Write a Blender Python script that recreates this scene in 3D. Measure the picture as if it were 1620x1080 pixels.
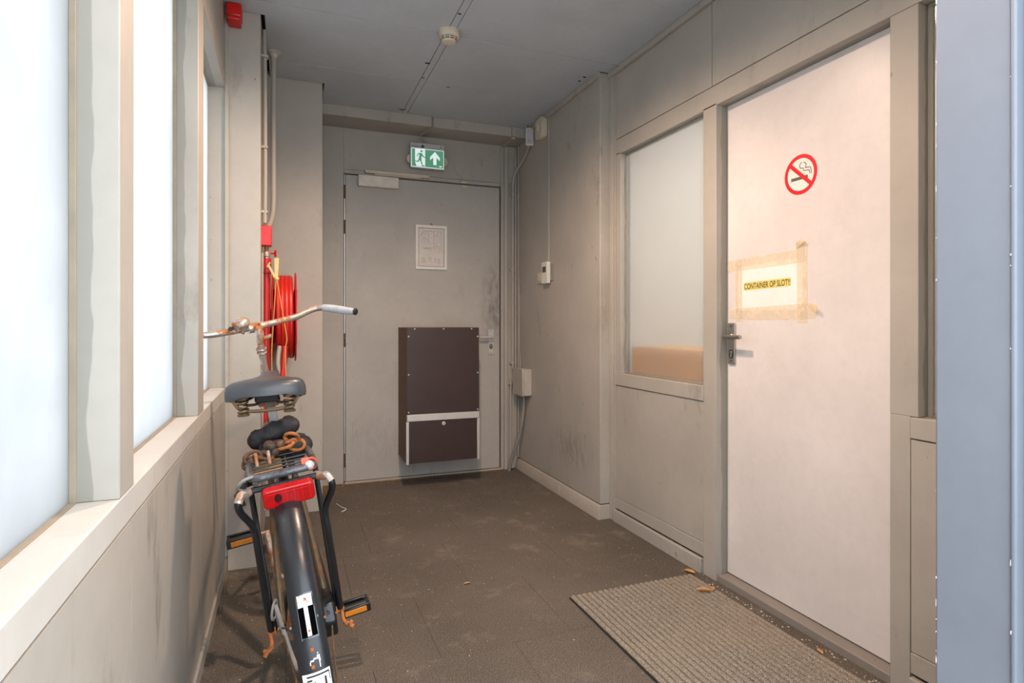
import bpy, bmesh, math, random
from mathutils import Vector, Matrix, noise
random.seed(7)
for o in list(bpy.data.objects):
    bpy.data.objects.remove(o)
SC = bpy.context.scene
COL = SC.collection
PI = math.pi
R = math.radians

# ------------------------------------------------------------------ camera
cam_d = bpy.data.cameras.new('camera')
cam = bpy.data.objects.new('camera', cam_d)
COL.objects.link(cam)
cam.location = (0, 0, 1.15)
cam.rotation_euler = (R(90), 0, -0.36736)
cam_d.sensor_width = 36.0
cam_d.lens = 930.0 / 1620.0 * 36.0
cam_d.shift_y = -29.0 / 1620.0
cam_d.clip_start = 0.05
SC.camera = cam

# ------------------------------------------------------------------ sky, lamps, exposure
w = bpy.data.worlds.new('sky')
SC.world = w
w.use_nodes = True
wn = w.node_tree.nodes
wn['Background'].inputs[0].default_value = (0.82, 0.91, 1.0, 1)
wn['Background'].inputs[1].default_value = 3.3

def lamp(name, kind, loc, energy, color, rot=(0, 0, 0), **kw):
    d = bpy.data.lights.new(name, kind)
    d.energy = energy
    d.color = color
    for k, v in kw.items():
        setattr(d, k, v)
    o = bpy.data.objects.new(name, d)
    COL.objects.link(o)
    o.location = loc
    o.rotation_euler = rot
    return o
lamp('downlight', 'SPOT', (0.66, 2.28, 2.57), 80, (1.0, 0.71, 0.53), spot_size=R(164), spot_blend=0.75, shadow_soft_size=0.045)
lamp('downlight', 'SPOT', (0.50, 1.0, 2.57), 40, (1.0, 0.71, 0.53), spot_size=R(160), spot_blend=0.7, shadow_soft_size=0.045)
lamp('added_storeroom_fill', 'AREA', (2.45, 1.9, 2.5), 15, (1.0, 0.97, 0.93), shape='SQUARE', size=0.5)  # unseen lamp, added to brighten the frosted pane and the box behind

SC.view_settings.view_transform = 'Standard'
SC.view_settings.look = 'None'
SC.view_settings.gamma = 1.0
SC.view_settings.use_curve_mapping = False
SC.view_settings.exposure = 0.80
SC.cycles.use_denoising = True
SC.cycles.max_bounces = 10
SC.cycles.diffuse_bounces = 6
SC.cycles.transparent_max_bounces = 8
SC.cycles.sample_clamp_indirect = 6.0
SC.cycles.caustics_reflective = False
SC.cycles.caustics_refractive = True

# ------------------------------------------------------------------ materials
def lin(c):
    out = []
    for v in c:
        v = v / 255.0
        out.append(v / 12.92 if v <= 0.04045 else ((v + 0.055) / 1.055) ** 2.4)
    return (out[0], out[1], out[2], 1.0)

class NT:
    def __init__(s, name):
        s.m = bpy.data.materials.new(name)
        s.m.use_nodes = True
        s.t = s.m.node_tree
        s.b = s.t.nodes['Principled BSDF']
        s.out = s.t.nodes['Material Output']
        s.co = None
    def n(s, kind, **kw):
        x = s.t.nodes.new(kind)
        for k, v in kw.items():
            setattr(x, k, v)
        return x
    def l(s, a, b):
        s.t.links.new(a, b)
    def coord(s, world):
        if world:
            return s.n('ShaderNodeNewGeometry').outputs['Position']
        return s.n('ShaderNodeTexCoord').outputs['Object']
    def noise(s, vec, scale, detail=4.0, rough=0.6, stretch=None):
        if stretch:
            mp = s.n('ShaderNodeMapping')
            mp.inputs['Scale'].default_value = stretch
            s.l(vec, mp.inputs['Vector'])
            vec = mp.outputs[0]
        x = s.n('ShaderNodeTexNoise')
        x.inputs['Scale'].default_value = scale
        x.inputs['Detail'].default_value = detail
        x.inputs['Roughness'].default_value = rough
        s.l(vec, x.inputs['Vector'])
        return x.outputs[0]
    def ramp(s, fac, a, b):
        x = s.n('ShaderNodeMapRange')
        x.inputs['From Min'].default_value = a
        x.inputs['From Max'].default_value = b
        s.l(fac, x.inputs['Value'])
        return x.outputs[0]
    def math(s, op, a, b=None):
        x = s.n('ShaderNodeMath', operation=op)
        for i, v in enumerate((a, b)):
            if v is None:
                continue
            if isinstance(v, (int, float)):
                x.inputs[i].default_value = v
            else:
                s.l(v, x.inputs[i])
        return x.outputs[0]
    def mix(s, fac, a, b):
        x = s.n('ShaderNodeMix', data_type='RGBA')
        if isinstance(fac, (int, float)):
            x.inputs[0].default_value = fac
        else:
            s.l(fac, x.inputs[0])
        for i, v in ((6, a), (7, b)):
            if isinstance(v, tuple):
                x.inputs[i].default_value = v
            else:
                s.l(v, x.inputs[i])
        return x.outputs[2]
    def bump(s, h, strength, dist=0.002):
        x = s.n('ShaderNodeBump')
        x.inputs['Strength'].default_value = strength
        x.inputs['Distance'].default_value = dist
        s.l(h, x.inputs['Height'])
        s.l(x.outputs[0], s.b.inputs['Normal'])
    def fin(s, col, rough=0.5, metal=0.0, spec=0.5):
        if isinstance(col, tuple):
            s.b.inputs['Base Color'].default_value = col
        else:
            s.l(col, s.b.inputs['Base Color'])
        if isinstance(rough, (int, float)):
            s.b.inputs['Roughness'].default_value = rough
        else:
            s.l(rough, s.b.inputs['Roughness'])
        s.b.inputs['Metallic'].default_value = metal
        s.b.inputs['Specular IOR Level'].default_value = spec
        return s.m

def plain(name, c, rough=0.5, metal=0.0, vary=0.08, scale=12, bump=0.0, bscale=120, spec=0.5):
    t = NT(name)
    v = t.coord(False)
    f = t.noise(v, scale)
    c0 = lin(c)
    dk = tuple(x * (1 - vary * 2) for x in c0[:3]) + (1,)
    lt = tuple(min(1, x * (1 + vary)) for x in c0[:3]) + (1,)
    col = t.mix(t.ramp(f, 0.3, 0.7), dk, lt)
    if bump:
        t.bump(t.noise(v, bscale, 3), bump)
    return t.fin(col, rough, metal, spec)

def worn(name, c, wear, lo=0.55, hi=0.62, scale=14, rough=0.4, metal=0.0, wrough=0.8, bump=0.15):
    """a coat of one colour with patches of another (rust, chipped paint)"""
    t = NT(name)
    v = t.coord(False)
    f = t.ramp(t.noise(v, scale, 8, 0.7), lo, hi)
    g = t.noise(v, scale * 3, 5)
    c1 = t.mix(t.ramp(g, 0.3, 0.7), tuple(x * 0.75 for x in lin(c)[:3]) + (1,), lin(c))
    c2 = t.mix(t.ramp(g, 0.3, 0.7), tuple(x * 0.55 for x in lin(wear)[:3]) + (1,), lin(wear))
    col = t.mix(f, c1, c2)
    rg = t.math('ADD', t.math('MULTIPLY', f, wrough - rough), rough)
    mt = t.math('MULTIPLY', t.math('SUBTRACT', 1.0, f), metal)
    t.bump(t.noise(v, scale * 6, 4), bump, 0.0015)
    m = t.fin(col, rg, 0.0)
    t.l(mt, t.b.inputs['Metallic'])
    return m

def paint(name, c, rough=0.5, scuff=0.65, overlap=None, dirt=(96, 82, 68), smear=None):
    """brush-painted board: faint mottling, brush bump, thin scuffs; overlap = (axis, value, sign) where an older darker coat shows"""
    t = NT(name)
    v = t.coord(True)
    c0 = lin(c)
    f = t.noise(v, 2.3, 5)
    col = t.mix(t.ramp(f, 0.3, 0.72), tuple(x * 0.88 for x in c0[:3]) + (1,), tuple(min(1, x * 1.05) for x in c0[:3]) + (1,))
    f2 = t.noise(v, 26, 3)
    col = t.mix(t.math('MULTIPLY', t.ramp(f2, 0.45, 0.75), 0.16), col, tuple(x * 0.72 for x in c0[:3]) + (1,))
    if overlap:
        ax, val, sg = overlap
        sp = t.n('ShaderNodeSeparateXYZ')
        t.l(v, sp.inputs[0])
        wob = t.noise(v, 3.5, 3, 0.5, (0.01, 0.01, 1.0))
        d = t.math('ADD', sp.outputs[ax], t.math('MULTIPLY', t.math('SUBTRACT', wob, 0.5), 0.055))
        k = t.ramp(d, val - 0.0012 * sg, val + 0.0012 * sg)
        col = t.mix(t.math('MULTIPLY', k, 0.55), col, lin((118, 118, 108)))
    if scuff:
        s1 = t.noise(v, 5.5, 9, 0.72, (1.0, 1.0, 0.35))
        s2 = t.noise(v, 1.3, 3)
        k = t.math('MULTIPLY', t.ramp(s1, 0.585, 0.72), t.ramp(s2, 0.40, 0.60))
        col = t.mix(t.math('MULTIPLY', k, scuff), col, lin(dirt))
        s3 = t.noise(v, 34, 2, 0.4, (1.0, 1.0, 0.6))
        k3 = t.ramp(s3, 0.765, 0.80)
        col = t.mix(t.math('MULTIPLY', k3, scuff), col, lin((90, 74, 60)))
    if smear:
        for (cx, cy, cz, rx, ry, rz, amt, dc) in smear:
            mp = t.n('ShaderNodeMapping')
            mp.inputs['Location'].default_value = (-cx / rx, -cy / ry, -cz / rz)
            mp.inputs['Scale'].default_value = (1 / rx, 1 / ry, 1 / rz)
            t.l(v, mp.inputs['Vector'])
            ln = t.n('ShaderNodeVectorMath', operation='LENGTH')
            t.l(mp.outputs[0], ln.inputs[0])
            k = t.ramp(ln.outputs['Value'], 1.0, 0.2)
            nn = t.ramp(t.noise(v, 22, 6, 0.7, (1, 1, 0.45)), 0.35, 0.7)
            col = t.mix(t.math('MULTIPLY', t.math('MULTIPLY', k, nn), amt), col, lin(dc))
    t.bump(t.noise(v, 160, 3, 0.6, (1, 1, 0.25)), 0.12, 0.001)
    return t.fin(col, rough, 0.0, 0.4)

WALLC = (174, 168, 158)
P_wall = paint('grey_wall_paint', WALLC)
P_post = paint('grey_post_paint', WALLC, overlap=(0, -0.305, -1), scuff=0.35)
P_postR = paint('grey_frame_paint', WALLC, overlap=(0, 1.817, 1), scuff=0.5)
P_far = paint('grey_far_wall_paint', WALLC, smear=[(1.72, 3.42, 0.34, 0.2, 0.40, 0.17, 0.6, (92, 86, 78)), (1.72, 3.0, 1.2, 0.1, 0.10, 0.35, 0.5, (120, 96, 70))])
P_door = paint('grey_door_paint', (178, 174, 166), smear=[(1.53, 4.35, 1.30, 0.13, 0.2, 0.42, 0.75, (72, 66, 60)), (0.62, 4.35, 0.3, 0.35, 0.2, 0.3, 0.22, (96, 78, 60))])
P_white = paint('white_door_paint', (220, 213, 209), rough=0.35, scuff=0.16, dirt=(170, 120, 100))
P_ceil = paint('ceiling_paint', (186, 193, 199), scuff=0.12)
P_jamb = paint('jamb_skylight_blue', (124, 130, 140), scuff=0.25, dirt=(70, 72, 78))  # blue cast of the sky light is mixed into this colour
P_sill = paint('sill_paint', (196, 192, 184), scuff=0.3, dirt=(120, 100, 80))
P_conc = paint('plinth_concrete', (176, 168, 156), rough=0.85, scuff=0.7)
P_dark = plain('dark_gap', (26, 24, 22), 0.9)
M_edge = plain('yellowed_sealant', (150, 137, 118), 0.7)
M_room = plain('storeroom_white', (210, 205, 196), 0.8)

def floor_mat():
    t = NT('dark_rubber_tile')
    v = t.coord(True)
    f = t.noise(v, 1.4, 5)
    col = t.mix(t.ramp(f, 0.3, 0.7), lin((77, 71, 64)), lin((100, 92, 84)))
    g = t.noise(v, 250, 4, 0.7)
    col = t.mix(t.math('MULTIPLY', t.ramp(g, 0.5, 0.68), 0.6), col, lin((168, 154, 136)))
    col = t.mix(t.math('MULTIPLY', t.ramp(g, 0.48, 0.33), 0.7), col, lin((38, 34, 31)))
    d = t.noise(v, 4.5, 8, 0.7)
    col = t.mix(t.math('MULTIPLY', t.ramp(d, 0.55, 0.78), 0.38), col, lin((170, 158, 144)))
    s = t.noise(v, 90, 1, 0.4)
    col = t.mix(t.ramp(s, 0.775, 0.80), col, lin((200, 188, 170)))
    t.bump(g, 0.5, 0.003)
    return t.fin(col, 0.85, 0, 0.3)
M_floor = floor_mat()
def mat_mat():
    t = NT('beige_brown_carpet_pile')
    v = t.coord(True)
    g = t.noise(v, 330, 2, 0.6)
    col = t.mix(t.ramp(g, 0.32, 0.66), lin((66, 61, 55)), lin((184, 174, 160)))
    f = t.noise(v, 3.2, 5)
    col = t.mix(t.math('MULTIPLY', t.ramp(f, 0.4, 0.75), 0.35), col, lin((168, 150, 128)))
    t.bump(g, 0.9, 0.004)
    return t.fin(col, 0.95, 0, 0.1)
M_mat = mat_mat()
M_matbase = plain('mat_backing_rubber', (34, 30, 27), 0.9)

def frost_left():
    t = NT('frosted_daylight_glass')
    t.t.nodes.remove(t.b)
    v = t.coord(True)
    f = t.noise(v, 2.0, 4)
    tr = t.n('ShaderNodeBsdfTranslucent')
    t.l(t.mix(t.ramp(f, 0.3, 0.7), (0.47, 0.466, 0.462, 1), (0.55, 0.543, 0.533, 1)), tr.inputs['Color'])
    gl = t.n('ShaderNodeBsdfGlossy')
    gl.inputs['Roughness'].default_value = 0.35
    mx = t.n('ShaderNodeMixShader')
    mx.inputs[0].default_value = 0.05
    t.l(tr.outputs[0], mx.inputs[1])
    t.l(gl.outputs[0], mx.inputs[2])
    t.l(mx.outputs[0], t.out.inputs[0])
    return t.m
M_frostL = frost_left()
def frost_right():
    t = NT('frosted_inner_glass')
    t.t.nodes.remove(t.b)
    v = t.coord(True)
    f = t.noise(v, 3.0, 5)
    df = t.n('ShaderNodeBsdfDiffuse')
    t.l(t.mix(t.ramp(f, 0.3, 0.7), lin((214, 220, 222)), lin((232, 236, 236))), df.inputs['Color'])
    rf = t.n('ShaderNodeBsdfRefraction')
    rf.inputs['IOR'].default_value = 1.12
    rf.inputs['Roughness'].default_value = 0.28
    mx = t.n('ShaderNodeMixShader')
    mx.inputs[0].default_value = 0.72
    tr = t.n('ShaderNodeBsdfTranslucent')
    tr.inputs['Color'].default_value = (0.8, 0.82, 0.82, 1)
    md = t.n('ShaderNodeMixShader')
    md.inputs[0].default_value = 0.45
    t.l(df.outputs[0], md.inputs[1])
    t.l(tr.outputs[0], md.inputs[2])
    t.l(md.outputs[0], mx.inputs[1])
    t.l(rf.outputs[0], mx.inputs[2])
    t.l(mx.outputs[0], t.out.inputs[0])
    return t.m
M_frostR = frost_right()
def sheer(name, c, a):
    t = NT(name)
    t.b.inputs['Alpha'].default_value = a
    v = t.coord(True)
    col = t.mix(t.ramp(t.noise(v, 30, 4), 0.35, 0.7), tuple(x * 0.86 for x in lin(c)[:3]) + (1,), lin(c))
    return t.fin(col, 0.35)
def glow(name, c, strength):
    t = NT(name)
    t.b.inputs['Emission Color'].default_value = lin(c)
    t.b.inputs['Emission Strength'].default_value = strength
    return t.fin(lin(c), 0.3)

M_red = plain('fire_red_gloss', (206, 20, 18), 0.32, vary=0.05)
M_redp = plain('fire_red_pipe', (178, 24, 24), 0.4, vary=0.08)
M_hose = plain('red_hose_rubber', (200, 34, 26), 0.45, vary=0.08)
M_white = plain('white_plastic', (226, 224, 216), 0.4, vary=0.03)
M_cream = plain('cream_plastic', (206, 194, 172), 0.45, vary=0.04)
M_slot = plain('grey_slot', (112, 108, 104), 0.7)
M_gplas = plain('grey_painted_box', (176, 171, 160), 0.5, vary=0.06)
M_steel = plain('brushed_steel', (176, 174, 168), 0.32, 0.9, vary=0.06, scale=30)
M_alu = plain('pale_aluminium', (202, 200, 197), 0.38, 0.35, vary=0.04)
M_dark = plain('black_rubber', (28, 28, 30), 0.6)
M_brown = plain('brown_phenolic_board', (58, 43, 41), 0.36, vary=0.07, scale=6, bump=0.06, bscale=260)
M_brownside = plain('brown_board_edge', (104, 74, 48), 0.6, vary=0.1, scale=20)
M_paper = plain('white_paper', (236, 230, 224), 0.7, vary=0.02)
M_ink = plain('grey_ink', (120, 116, 112), 0.8)
M_black = plain('black_ink', (34, 28, 24), 0.7)
M_yel = plain('yellow_marker', (224, 204, 112), 0.7, vary=0.04)
M_sred = plain('sticker_red', (222, 32, 40), 0.35, vary=0.03)
M_cig = plain('sticker_grey_brown', (96, 84, 74), 0.5)
M_tape = sheer('masking_tape', (252, 236, 206), 0.30)
M_tape2 = sheer('masking_tape_double', (246, 224, 186), 0.45)
M_card = plain('cardboard', (214, 146, 20), 0.8, vary=0.05, scale=5)
M_lcd = plain('grey_lcd', (74, 74, 68), 0.25)
M_exg = glow('exit_green', (104, 176, 142), 0.16)
M_exw = glow('exit_white', (228, 244, 242), 0.35)
M_sgrey = plain('sign_grey_plastic', (186, 184, 188), 0.4)
M_blue = plain('sign_blue_dot', (36, 84, 100), 0.4)
M_leaf = plain('dry_leaf', (196, 150, 92), 0.7, vary=0.2, scale=30)
M_crumb = plain('crumb', (206, 194, 176), 0.9)
M_wire = plain('white_wire', (216, 210, 196), 0.5)
M_owire = plain('orange_cord', (204, 146, 74), 0.6)
M_ytag = plain('yellow_tag', (206, 188, 128), 0.6)
M_cable = plain('grey_cable', (142, 139, 134), 0.55)
# bicycle
B_black = worn('worn_black_enamel', (26, 27, 30), (150, 140, 130), 0.66, 0.70, 22, 0.28)
B_fender = worn('scratched_black_fender', (34, 36, 40), (170, 160, 150), 0.665, 0.69, 15, 0.3, 0.0, 0.5)
B_rustchrome = worn('rusty_chrome', (206, 200, 192), (178, 112, 56), 0.45, 0.57, 16, 0.28, 0.75, 0.7)
B_rust = worn('rust', (176, 106, 52), (110, 66, 38), 0.5, 0.6, 40, 0.8, 0.0, 0.9)
B_drust = worn('dark_rust', (96, 68, 50), (150, 96, 56), 0.52, 0.62, 40, 0.7)
B_brownstay = worn('tarnished_stay', (104, 88, 68), (134, 92, 56), 0.5, 0.62, 26, 0.45, 0.5)
B_chrome = plain('dull_chrome', (204, 203, 202), 0.28, 0.45)
B_saddle = plain('dark_grey_saddle_vinyl', (62, 64, 68), 0.34, vary=0.08, bump=0.05, bscale=300)
B_saddleu = plain('saddle_cavity_shade', (34, 32, 34), 0.8)  # shade of the cavity under the saddle, put into the colour
B_tyre = plain('tyre_rubber', (34, 32, 31), 0.85)
B_rim = worn('dull_rim', (150, 146, 140), (120, 80, 50), 0.56, 0.66, 20, 0.35, 0.8)
B_grip = plain('silver_grey_grip', (172, 176, 182), 0.5, vary=0.08, scale=40)
B_refl = plain('red_reflector', (172, 14, 17), 0.18, vary=0.12, scale=60)
B_orange = plain('orange_reflector', (214, 128, 36), 0.2, vary=0.1, scale=60)
B_ored = plain('orange_red_band', (224, 84, 52), 0.4)
B_cloth = plain('black_fleece_sleeve', (62, 60, 61), 0.95, vary=0.3, scale=28, bump=1.0, bscale=60, spec=0.1)
B_tube = worn('scuffed_grey_tube', (96, 98, 104), (40, 40, 42), 0.5, 0.6, 16, 0.32, 0.3, 0.5)
B_board = plain('ochre_board', (190, 150, 92), 0.7, vary=0.12, scale=30)
B_stick = plain('white_sticker', (220, 220, 218), 0.4, vary=0.05)
B_plate = worn('white_rusty_plate', (210, 206, 200), (160, 92, 46), 0.58, 0.64, 60, 0.45)

# ------------------------------------------------------------------ mesh helpers
def BM():
    return bmesh.new()

def box(bm, x0, x1, y0, y1, z0, z1):
    vs = [bm.verts.new((x, y, z)) for z in (z0, z1) for y in (y0, y1) for x in (x0, x1)]
    for f in ((0, 2, 3, 1), (4, 5, 7, 6), (0, 1, 5, 4), (2, 6, 7, 3), (0, 4, 6, 2), (1, 3, 7, 5)):
        bm.faces.new([vs[i] for i in f])
    return bm

def prism(bm, fr, pts, w0, w1):
    """polygon pts (in the plane of frame fr = (origin, ex, ey)) extruded along the plane's normal from w0 to w1"""
    o, ex, ey = Vector(fr[0]), Vector(fr[1]), Vector(fr[2])
    en = ex.cross(ey)
    a = [bm.verts.new(o + ex * p[0] + ey * p[1] + en * w0) for p in pts]
    b = [bm.verts.new(o + ex * p[0] + ey * p[1] + en * w1) for p in pts]
    n = len(pts)
    bm.faces.new(list(reversed(a)))
    bm.faces.new(b)
    for i in range(n):
        j = (i + 1) % n
        bm.faces.new((a[i], a[j], b[j], b[i]))
    return bm

def rect(u0, u1, v0, v1):
    return [(u0, v0), (u1, v0), (u1, v1), (u0, v1)]

def rrect(u0, u1, v0, v1, r, n=5):
    out = []
    for cx, cy, a0 in ((u1 - r, v1 - r, 0), (u0 + r, v1 - r, 90), (u0 + r, v0 + r, 180), (u1 - r, v0 + r, 270)):
        for i in range(n + 1):
            a = R(a0 + 90 * i / n)
            out.append((cx + r * math.cos(a), cy + r * math.sin(a)))
    return out

def spline(pts, k=6, closed=False):
    P = [Vector(p) for p in pts]
    n = len(P)
    out = []
    rng = range(n) if closed else range(n - 1)
    for i in rng:
        if closed:
            a, b, c, d = P[(i - 1) % n], P[i], P[(i + 1) % n], P[(i + 2) % n]
        else:
            a, b, c, d = P[max(i - 1, 0)], P[i], P[i + 1], P[min(i + 2, n - 1)]
        for s in range(k):
            t = s / k
            out.append(0.5 * ((2 * b) + (c - a) * t + (2 * a - 5 * b + 4 * c - d) * t * t + (3 * b - a - 3 * c + d) * t ** 3))
    if not closed:
        out.append(P[-1])
    return out

def tube(bm, pts, r, seg=10, closed=False, caps=True):
    P = [Vector(p) for p in pts]
    n = len(P)
    rr = r if isinstance(r, (list, tuple)) else [r] * n
    prev = None
    rings = []
    for i in range(n):
        if closed:
            t = (P[(i + 1) % n] - P[i - 1]).normalized()
        else:
            t = (P[min(i + 1, n - 1)] - P[max(i - 1, 0)]).normalized()
        if prev is None:
            up = Vector((0, 0, 1)) if abs(t.z) < 0.9 else Vector((1, 0, 0))
            u = (up - t * up.dot(t)).normalized()
        else:
            u = (prev - t * prev.dot(t))
            u = u.normalized() if u.length > 1e-6 else prev
        prev = u
        v = t.cross(u)
        rings.append([bm.verts.new(P[i] + (u * math.cos(2 * PI * k / seg) + v * math.sin(2 * PI * k / seg)) * rr[i]) for k in range(seg)])
    m = n if closed else n - 1
    for i in range(m):
        a, b = rings[i], rings[(i + 1) % n]
        off = 0
        if closed and i == n - 1:
            off = min(range(seg), key=lambda q: (a[0].co - b[q].co).length)
        for k in range(seg):
            bm.faces.new((a[k], a[(k + 1) % seg], b[(k + 1 + off) % seg], b[(k + off) % seg]))
    if caps and not closed:
        bm.faces.new(list(reversed(rings[0])))
        bm.faces.new(rings[-1])
    return bm

def lathe(bm, prof, o, axis, seg=24):
    o = Vector(o)
    ax = Vector(axis).normalized()
    u = ax.orthogonal().normalized()
    v = ax.cross(u)
    rings = []
    for r, h in prof:
        c = o + ax * h
        if r < 1e-6:
            rings.append([bm.verts.new(c)])
        else:
            rings.append([bm.verts.new(c + (u * math.cos(2 * PI * k / seg) + v * math.sin(2 * PI * k / seg)) * r) for k in range(seg)])
    for a, b in zip(rings, rings[1:]):
        if len(a) == 1 and len(b) == 1:
            continue
        for k in range(seg):
            j = (k + 1) % seg
            if len(a) == 1:
                bm.faces.new((a[0], b[j], b[k]))
            elif len(b) == 1:
                bm.faces.new((a[k], a[j], b[0]))
            else:
                bm.faces.new((a[k], a[j], b[j], b[k]))
    for ring, rev in ((rings[0], True), (rings[-1], False)):
        if len(ring) > 1:
            bm.faces.new(list(reversed(ring)) if rev else ring)
    return bm

def ring(bm, c, axis, Rr, r, n=40, seg=8, a0=0, a1=360):
    c = Vector(c)
    ax = Vector(axis).normalized()
    u = ax.orthogonal().normalized()
    v = ax.cross(u)
    full = abs(a1 - a0) >= 360
    m = n if full else n + 1
    pts = [c + (u * math.cos(R(a0 + (a1 - a0) * i / n)) + v * math.sin(R(a0 + (a1 - a0) * i / n))) * Rr for i in range(m)]
    return tube(bm, pts, r, seg, closed=full)

def ball(bm, c, r, sx=1, sy=1, sz=1, n=12):
    m = Matrix.Translation(Vector(c)) @ Matrix.Diagonal((sx * r, sy * r, sz * r, 1))
    bmesh.ops.create_uvsphere(bm, u_segments=n + 4, v_segments=n, radius=1, matrix=m)
    return bm

def world_of(o):
    m = o.matrix_basis.copy()
    while o.parent:
        o = o.parent
        m = o.matrix_basis @ m
    return m

def tag(o, label, cat=None, group=None, kind=None):
    if label:
        o['label'] = label
    if cat:
        o['category'] = cat
    if group:
        o['group'] = group
    if kind:
        o['kind'] = kind
    return o

def obj(name, bm, mat, parent=None, label=None, bevel=0.0, local=False, kind=None, smooth=32, seg=2):
    bmesh.ops.recalc_face_normals(bm, faces=bm.faces[:])
    if parent is not None and not local:
        bm.transform(world_of(parent).inverted())
    me = bpy.data.meshes.new(name)
    bm.to_mesh(me)
    bm.free()
    me.materials.append(mat)
    if smooth:
        me.shade_smooth()
        me.set_sharp_from_angle(angle=R(smooth))
    o = bpy.data.objects.new(name, me)
    COL.objects.link(o)
    if parent is not None:
        o.parent = parent
    else:
        vs = [v.co for v in me.vertices]
        c = Vector(((min(v.x for v in vs) + max(v.x for v in vs)) / 2, (min(v.y for v in vs) + max(v.y for v in vs)) / 2, min(v.z for v in vs)))
        me.transform(Matrix.Translation(-c))
        o.location = c
    if bevel:
        b = o.modifiers.new('bevel', 'BEVEL')
        b.width = bevel
        b.segments = seg
        b.limit_method = 'ANGLE'
        b.angle_limit = R(40)
    if label:
        o['label'] = label
    if kind:
        o['kind'] = kind
    return o

def thing(name, loc, label, cat, group=None, kind=None):
    o = bpy.data.objects.new(name, None)
    o.empty_display_size = 0.05
    COL.objects.link(o)
    o.location = loc
    return tag(o, label, cat, group, kind)

def bx(x0, x1, y0, y1, z0, z1):
    return box(BM(), x0, x1, y0, y1, z0, z1)

def struct(name, bm, mat, label, cat, bevel=0.0):
    o = obj(name, bm, mat, None, bevel=bevel)
    return tag(o, label, cat, None, 'structure')

def text(name, body, fr, height, width, depth, mat, parent, bold=0.0):
    cu = bpy.data.curves.new(name, 'FONT')
    cu.body = body
    cu.size = 1.0
    cu.offset = bold
    tmp = bpy.data.objects.new(name, cu)
    COL.objects.link(tmp)
    dg = bpy.context.evaluated_depsgraph_get()
    me = bpy.data.meshes.new_from_object(tmp.evaluated_get(dg))
    bpy.data.objects.remove(tmp)
    xs = [v.co.x for v in me.vertices]
    ys = [v.co.y for v in me.vertices]
    x0, x1, y0, y1 = min(xs), max(xs), min(ys), max(ys)
    o_, ex, ey = Vector(fr[0]), Vector(fr[1]), Vector(fr[2])
    en = ex.cross(ey)
    bm = bmesh.new()
    bm.from_mesh(me)
    g = bmesh.ops.extrude_face_region(bm, geom=bm.faces[:])
    top = [v for v in g['geom'] if isinstance(v, bmesh.types.BMVert)]
    for v in top:
        v.co.z += 1.0
    for v in bm.verts:
        q = v.co.copy()
        v.co = o_ + ex * ((q.x - x0) / (x1 - x0) * width) + ey * ((q.y - y0) / (y1 - y0) * height) + en * (q.z * depth)
    return obj(name, bm, mat, parent, smooth=0)

# ------------------------------------------------------------------ the room: floor
XL, XR, XF, YB, ZC = -0.265, 1.79, 1.72, 4.36, 2.62
floor = struct('floor', bx(-0.42, 1.95, 0.50, 4.46, -0.08, -0.012), P_dark, 'dark dusty floor of large rubber tiles in the passage', 'floor')
rows = [(0.52, 0.99, 0.26), (0.99, 1.485, 0.02), (1.485, 1.975, 0.27), (1.975, 2.48, 0.0), (2.48, 2.995, 0.26), (2.995, 3.52, -0.1)]
for (y0, y1, ph) in rows:
    x = ph - 1.0
    while x < 1.86:
        a, b = max(x, XL - 0.005), min(x + 0.5, 1.86)
        x += 0.5
        if b - a < 0.02:
            continue
        obj('tile', bx(a + 0.0005, b - 0.0005, y0 + 0.0005, y1 - 0.0005, -0.02, random.uniform(-0.0004, 0.0003)), M_floor, floor, bevel=0.0006)
obj('screed', bx(XL, 1.86, 3.521, 4.40, -0.02, -0.001), M_floor, floor, label='dusty untiled floor strip before the grey door')
# outside paving the camera stands on
struct('pavement', bx(-3.5, 3.0, -4.0, 0.498, -0.10, -0.02), plain('pale_concrete_paving', (150, 147, 140), 0.85), 'grey paving outside the open entrance', 'pavement')

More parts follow.
